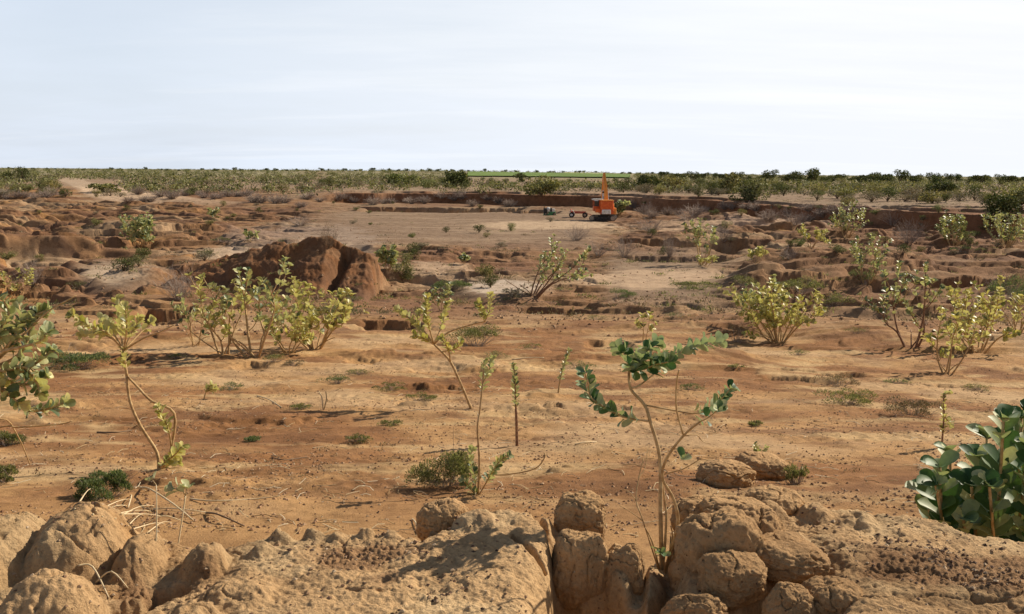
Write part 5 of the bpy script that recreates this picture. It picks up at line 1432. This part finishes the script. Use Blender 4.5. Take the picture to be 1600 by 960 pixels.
def tufts(name, label, n, mat, seed, y0, y1, smin, smax, k, thr):
    r = np.random.RandomState(seed)
    Y = np.exp(r.uniform(math.log(y0), math.log(y1), n)); X = Y * r.uniform(-.58, .58, n)
    keep = fbm(X / 12, Y / 7, 4, seed) + r.normal(size=n) * .14 > thr
    X, Y = X[keep], Y[keep]
    u_, v_ = proj(X, Y, lower(Y))
    fl = (np.abs(v_ - 356 - (u_ - 600) * .01) < 24) & (u_ > 330) & (u_ < 930); fl |= (np.abs(v_ - 430) < 22) & (u_ > 950) & (u_ < 1120)
    fl &= r.uniform(size=len(X)) < .9
    fl |= np.hypot((u_ - 945) / 60, (v_ - 345) / 14) < 1
    X, Y = X[~fl], Y[~fl]; n = len(X); Z = terrain(X, Y, False)
    S = np.exp(r.uniform(math.log(smin), math.log(smax), n))
    c = np.stack([X, Y, Z], 1)[:, None, :] + r.normal(size=(n, k, 3)) * np.array([.34, .34, .12]) * S[:, None, None]
    c[..., 2] = np.maximum(c[..., 2], Z[:, None])
    ax = r.normal(size=(n, k, 3)) * .6 + np.array([0, 0, .7]); ax /= np.linalg.norm(ax, axis=2)[..., None]
    si = np.cross(ax, r.normal(size=(n, k, 3))); si /= np.linalg.norm(si, axis=2)[..., None]
    l = (S[:, None] * r.uniform(.08, .30, (n, k)))[..., None]
    V = np.stack([c, c + ax * l * .5 - si * l * .13, c + ax * l, c + ax * l * .5 + si * l * .13], 2).reshape(-1, 3)
    o = link(bpy.data.objects.new(name, mesh_np(name, V, np.arange(len(V)), np.full(len(V) // 4, 4), mat, True)))
    return tag(o, label, "ground cover", kind="stuff")
tufts("ground_cover", "tiny green and brown weeds dotted over the dug ground", 2600, M_SCRUB, 811, 50, 235, .25, .9, 50, .0)
tufts("dry_grass", "grey dry grass tufts dotted over the dug ground", 3600, M_SCRUB_DRY, 812, 46, 240, .25, 1.1, 50, .0)
tufts("dry_grass", "sparse short dry grass on the nearer bare ground", 700, M_SCRUB_DRY, 813, 10, 46, .06, .2, 40, .08)
#@@WORLD
# ------------------------------------------------------------------ camera, sun, sky
cd = bpy.data.cameras.new("camera"); cam = link(bpy.data.objects.new("camera", cd))
cd.sensor_width = 36; cd.lens = 36 * F / 1600; cd.clip_start = .05; cd.clip_end = 30000
cam.matrix_world = Matrix(((_r[0], _u[0], -_f[0], CAM[0]), (_r[1], _u[1], -_f[1], CAM[1]), (_r[2], _u[2], -_f[2], CAM[2]), (0, 0, 0, 1)))
bpy.context.scene.camera = cam

SUN_EL, SUN_AZ = math.radians(36), math.radians(54)          # azimuth from +Y towards +X
to_sun = Vector((math.cos(SUN_EL) * math.sin(SUN_AZ), math.cos(SUN_EL) * math.cos(SUN_AZ), math.sin(SUN_EL)))
sl = bpy.data.lights.new("sun", 'SUN'); sl.energy = 5.0; sl.angle = math.radians(.5); sl.color = (1.0, .88, .72)
so = link(bpy.data.objects.new("sun", sl)); so.rotation_euler = (-to_sun).to_track_quat('-Z', 'Y').to_euler(); so.location = (60, 20, 60)

w = bpy.data.worlds.new("World"); bpy.context.scene.world = w; w.use_nodes = True
nt = w.node_tree; nt.nodes.clear()
out = N(nt, "ShaderNodeOutputWorld"); bg = N(nt, "ShaderNodeBackground"); bg.inputs[1].default_value = .1
sky = N(nt, "ShaderNodeTexSky", sky_type='NISHITA'); sky.sun_disc = False
sky.sun_elevation = SUN_EL; sky.sun_rotation = SUN_AZ; sky.dust_density = 2.5; sky.air_density = 1.0; sky.altitude = 200
tc = N(nt, "ShaderNodeTexCoord"); sx = N(nt, "ShaderNodeSeparateXYZ"); nt.links.new(tc.outputs["Generated"], sx.inputs[0])
zc = math_n(nt, 'ADD', math_n(nt, 'MAXIMUM', sx.outputs[2], 0.0), .10)
cv = N(nt, "ShaderNodeCombineXYZ")
nt.links.new(math_n(nt, 'DIVIDE', sx.outputs[0], zc), cv.inputs[0]); nt.links.new(math_n(nt, 'DIVIDE', sx.outputs[1], zc), cv.inputs[1])
mp = N(nt, "ShaderNodeMapping"); mp.inputs["Scale"].default_value = (.42, .5, 1); mp.inputs["Rotation"].default_value = (0, 0, .35); mp.inputs["Location"].default_value = (3.1, 1.7, 0)
nt.links.new(cv.outputs[0], mp.inputs[0])
cn = noise_n(nt, mp.outputs[0], 1.0, 7, .58)
# thin veil: thicker near the horizon and towards the sun
veil = ramp(nt, [(.28, (.55, .55, .55)), (.74, (.95, .95, .95))], cn)
hzn = ramp(nt, [(0, (1, 1, 1)), (.10, (.75, .75, .75)), (.26, (.55, .55, .55)), (.6, (0, 0, 0)), ], sx.outputs[2])
sunw = N(nt, "ShaderNodeVectorMath", operation='DOT_PRODUCT'); nt.links.new(tc.outputs["Generated"], sunw.inputs[0]); sunw.inputs[1].default_value = to_sun
sunf = ramp(nt, [(.25, (0, 0, 0)), (.80, (1, 1, 1))], sunw.outputs["Value"])
cover = math_n(nt, 'ADD', math_n(nt, 'MULTIPLY', veil, .55), math_n(nt, 'MULTIPLY', sunf, .3))
cover = math_n(nt, 'MINIMUM', math_n(nt, 'ADD', cover, math_n(nt, 'MULTIPLY', hzn, .5)), 1.0)
high = ramp(nt, [(.0, (1, 1, 1)), (.18, (1, 1, 1)), (.32, (.17, .18, .20)), (1, (.06, .07, .09))], sx.outputs[2])
vcol = mixrgb(nt, 'MIX', sunf, (6.55, 7.2, 8.2), (7.9, 8.05, 8.3))
vcol = mixrgb(nt, 'MULTIPLY', 1.0, vcol, high)
wm = N(nt, "ShaderNodeMapping"); wm.inputs["Scale"].default_value = (.16, .55, 1); wm.inputs["Rotation"].default_value = (0, 0, .5)
nt.links.new(cv.outputs[0], wm.inputs[0])
wisp = ramp(nt, [(.50, (0, 0, 0)), (.70, (1, 1, 1))], noise_n(nt, wm.outputs[0], 1.3, 8, .62))
vcol = mixrgb(nt, 'MIX', math_n(nt, 'MULTIPLY', wisp, .35), vcol, mixrgb(nt, 'MULTIPLY', 1.0, high, (9.6, 9.6, 9.6)))
skyc = mixrgb(nt, 'MIX', cover, sky.outputs[0], vcol)
nt.links.new(skyc, bg.inputs[0]); nt.links.new(bg.outputs[0], out.inputs[0])

sc = bpy.context.scene
sc.view_settings.view_transform = 'Standard'; sc.view_settings.look = 'None'; sc.view_settings.gamma = 1; sc.view_settings.use_curve_mapping = False
sc.view_settings.exposure = 0.28
sc.render.engine = 'CYCLES'
sc.cycles.max_bounces = 6; sc.cycles.diffuse_bounces = 3; sc.cycles.glossy_bounces = 2; sc.cycles.transmission_bounces = 2
sc.cycles.caustics_reflective = False; sc.cycles.caustics_refractive = False
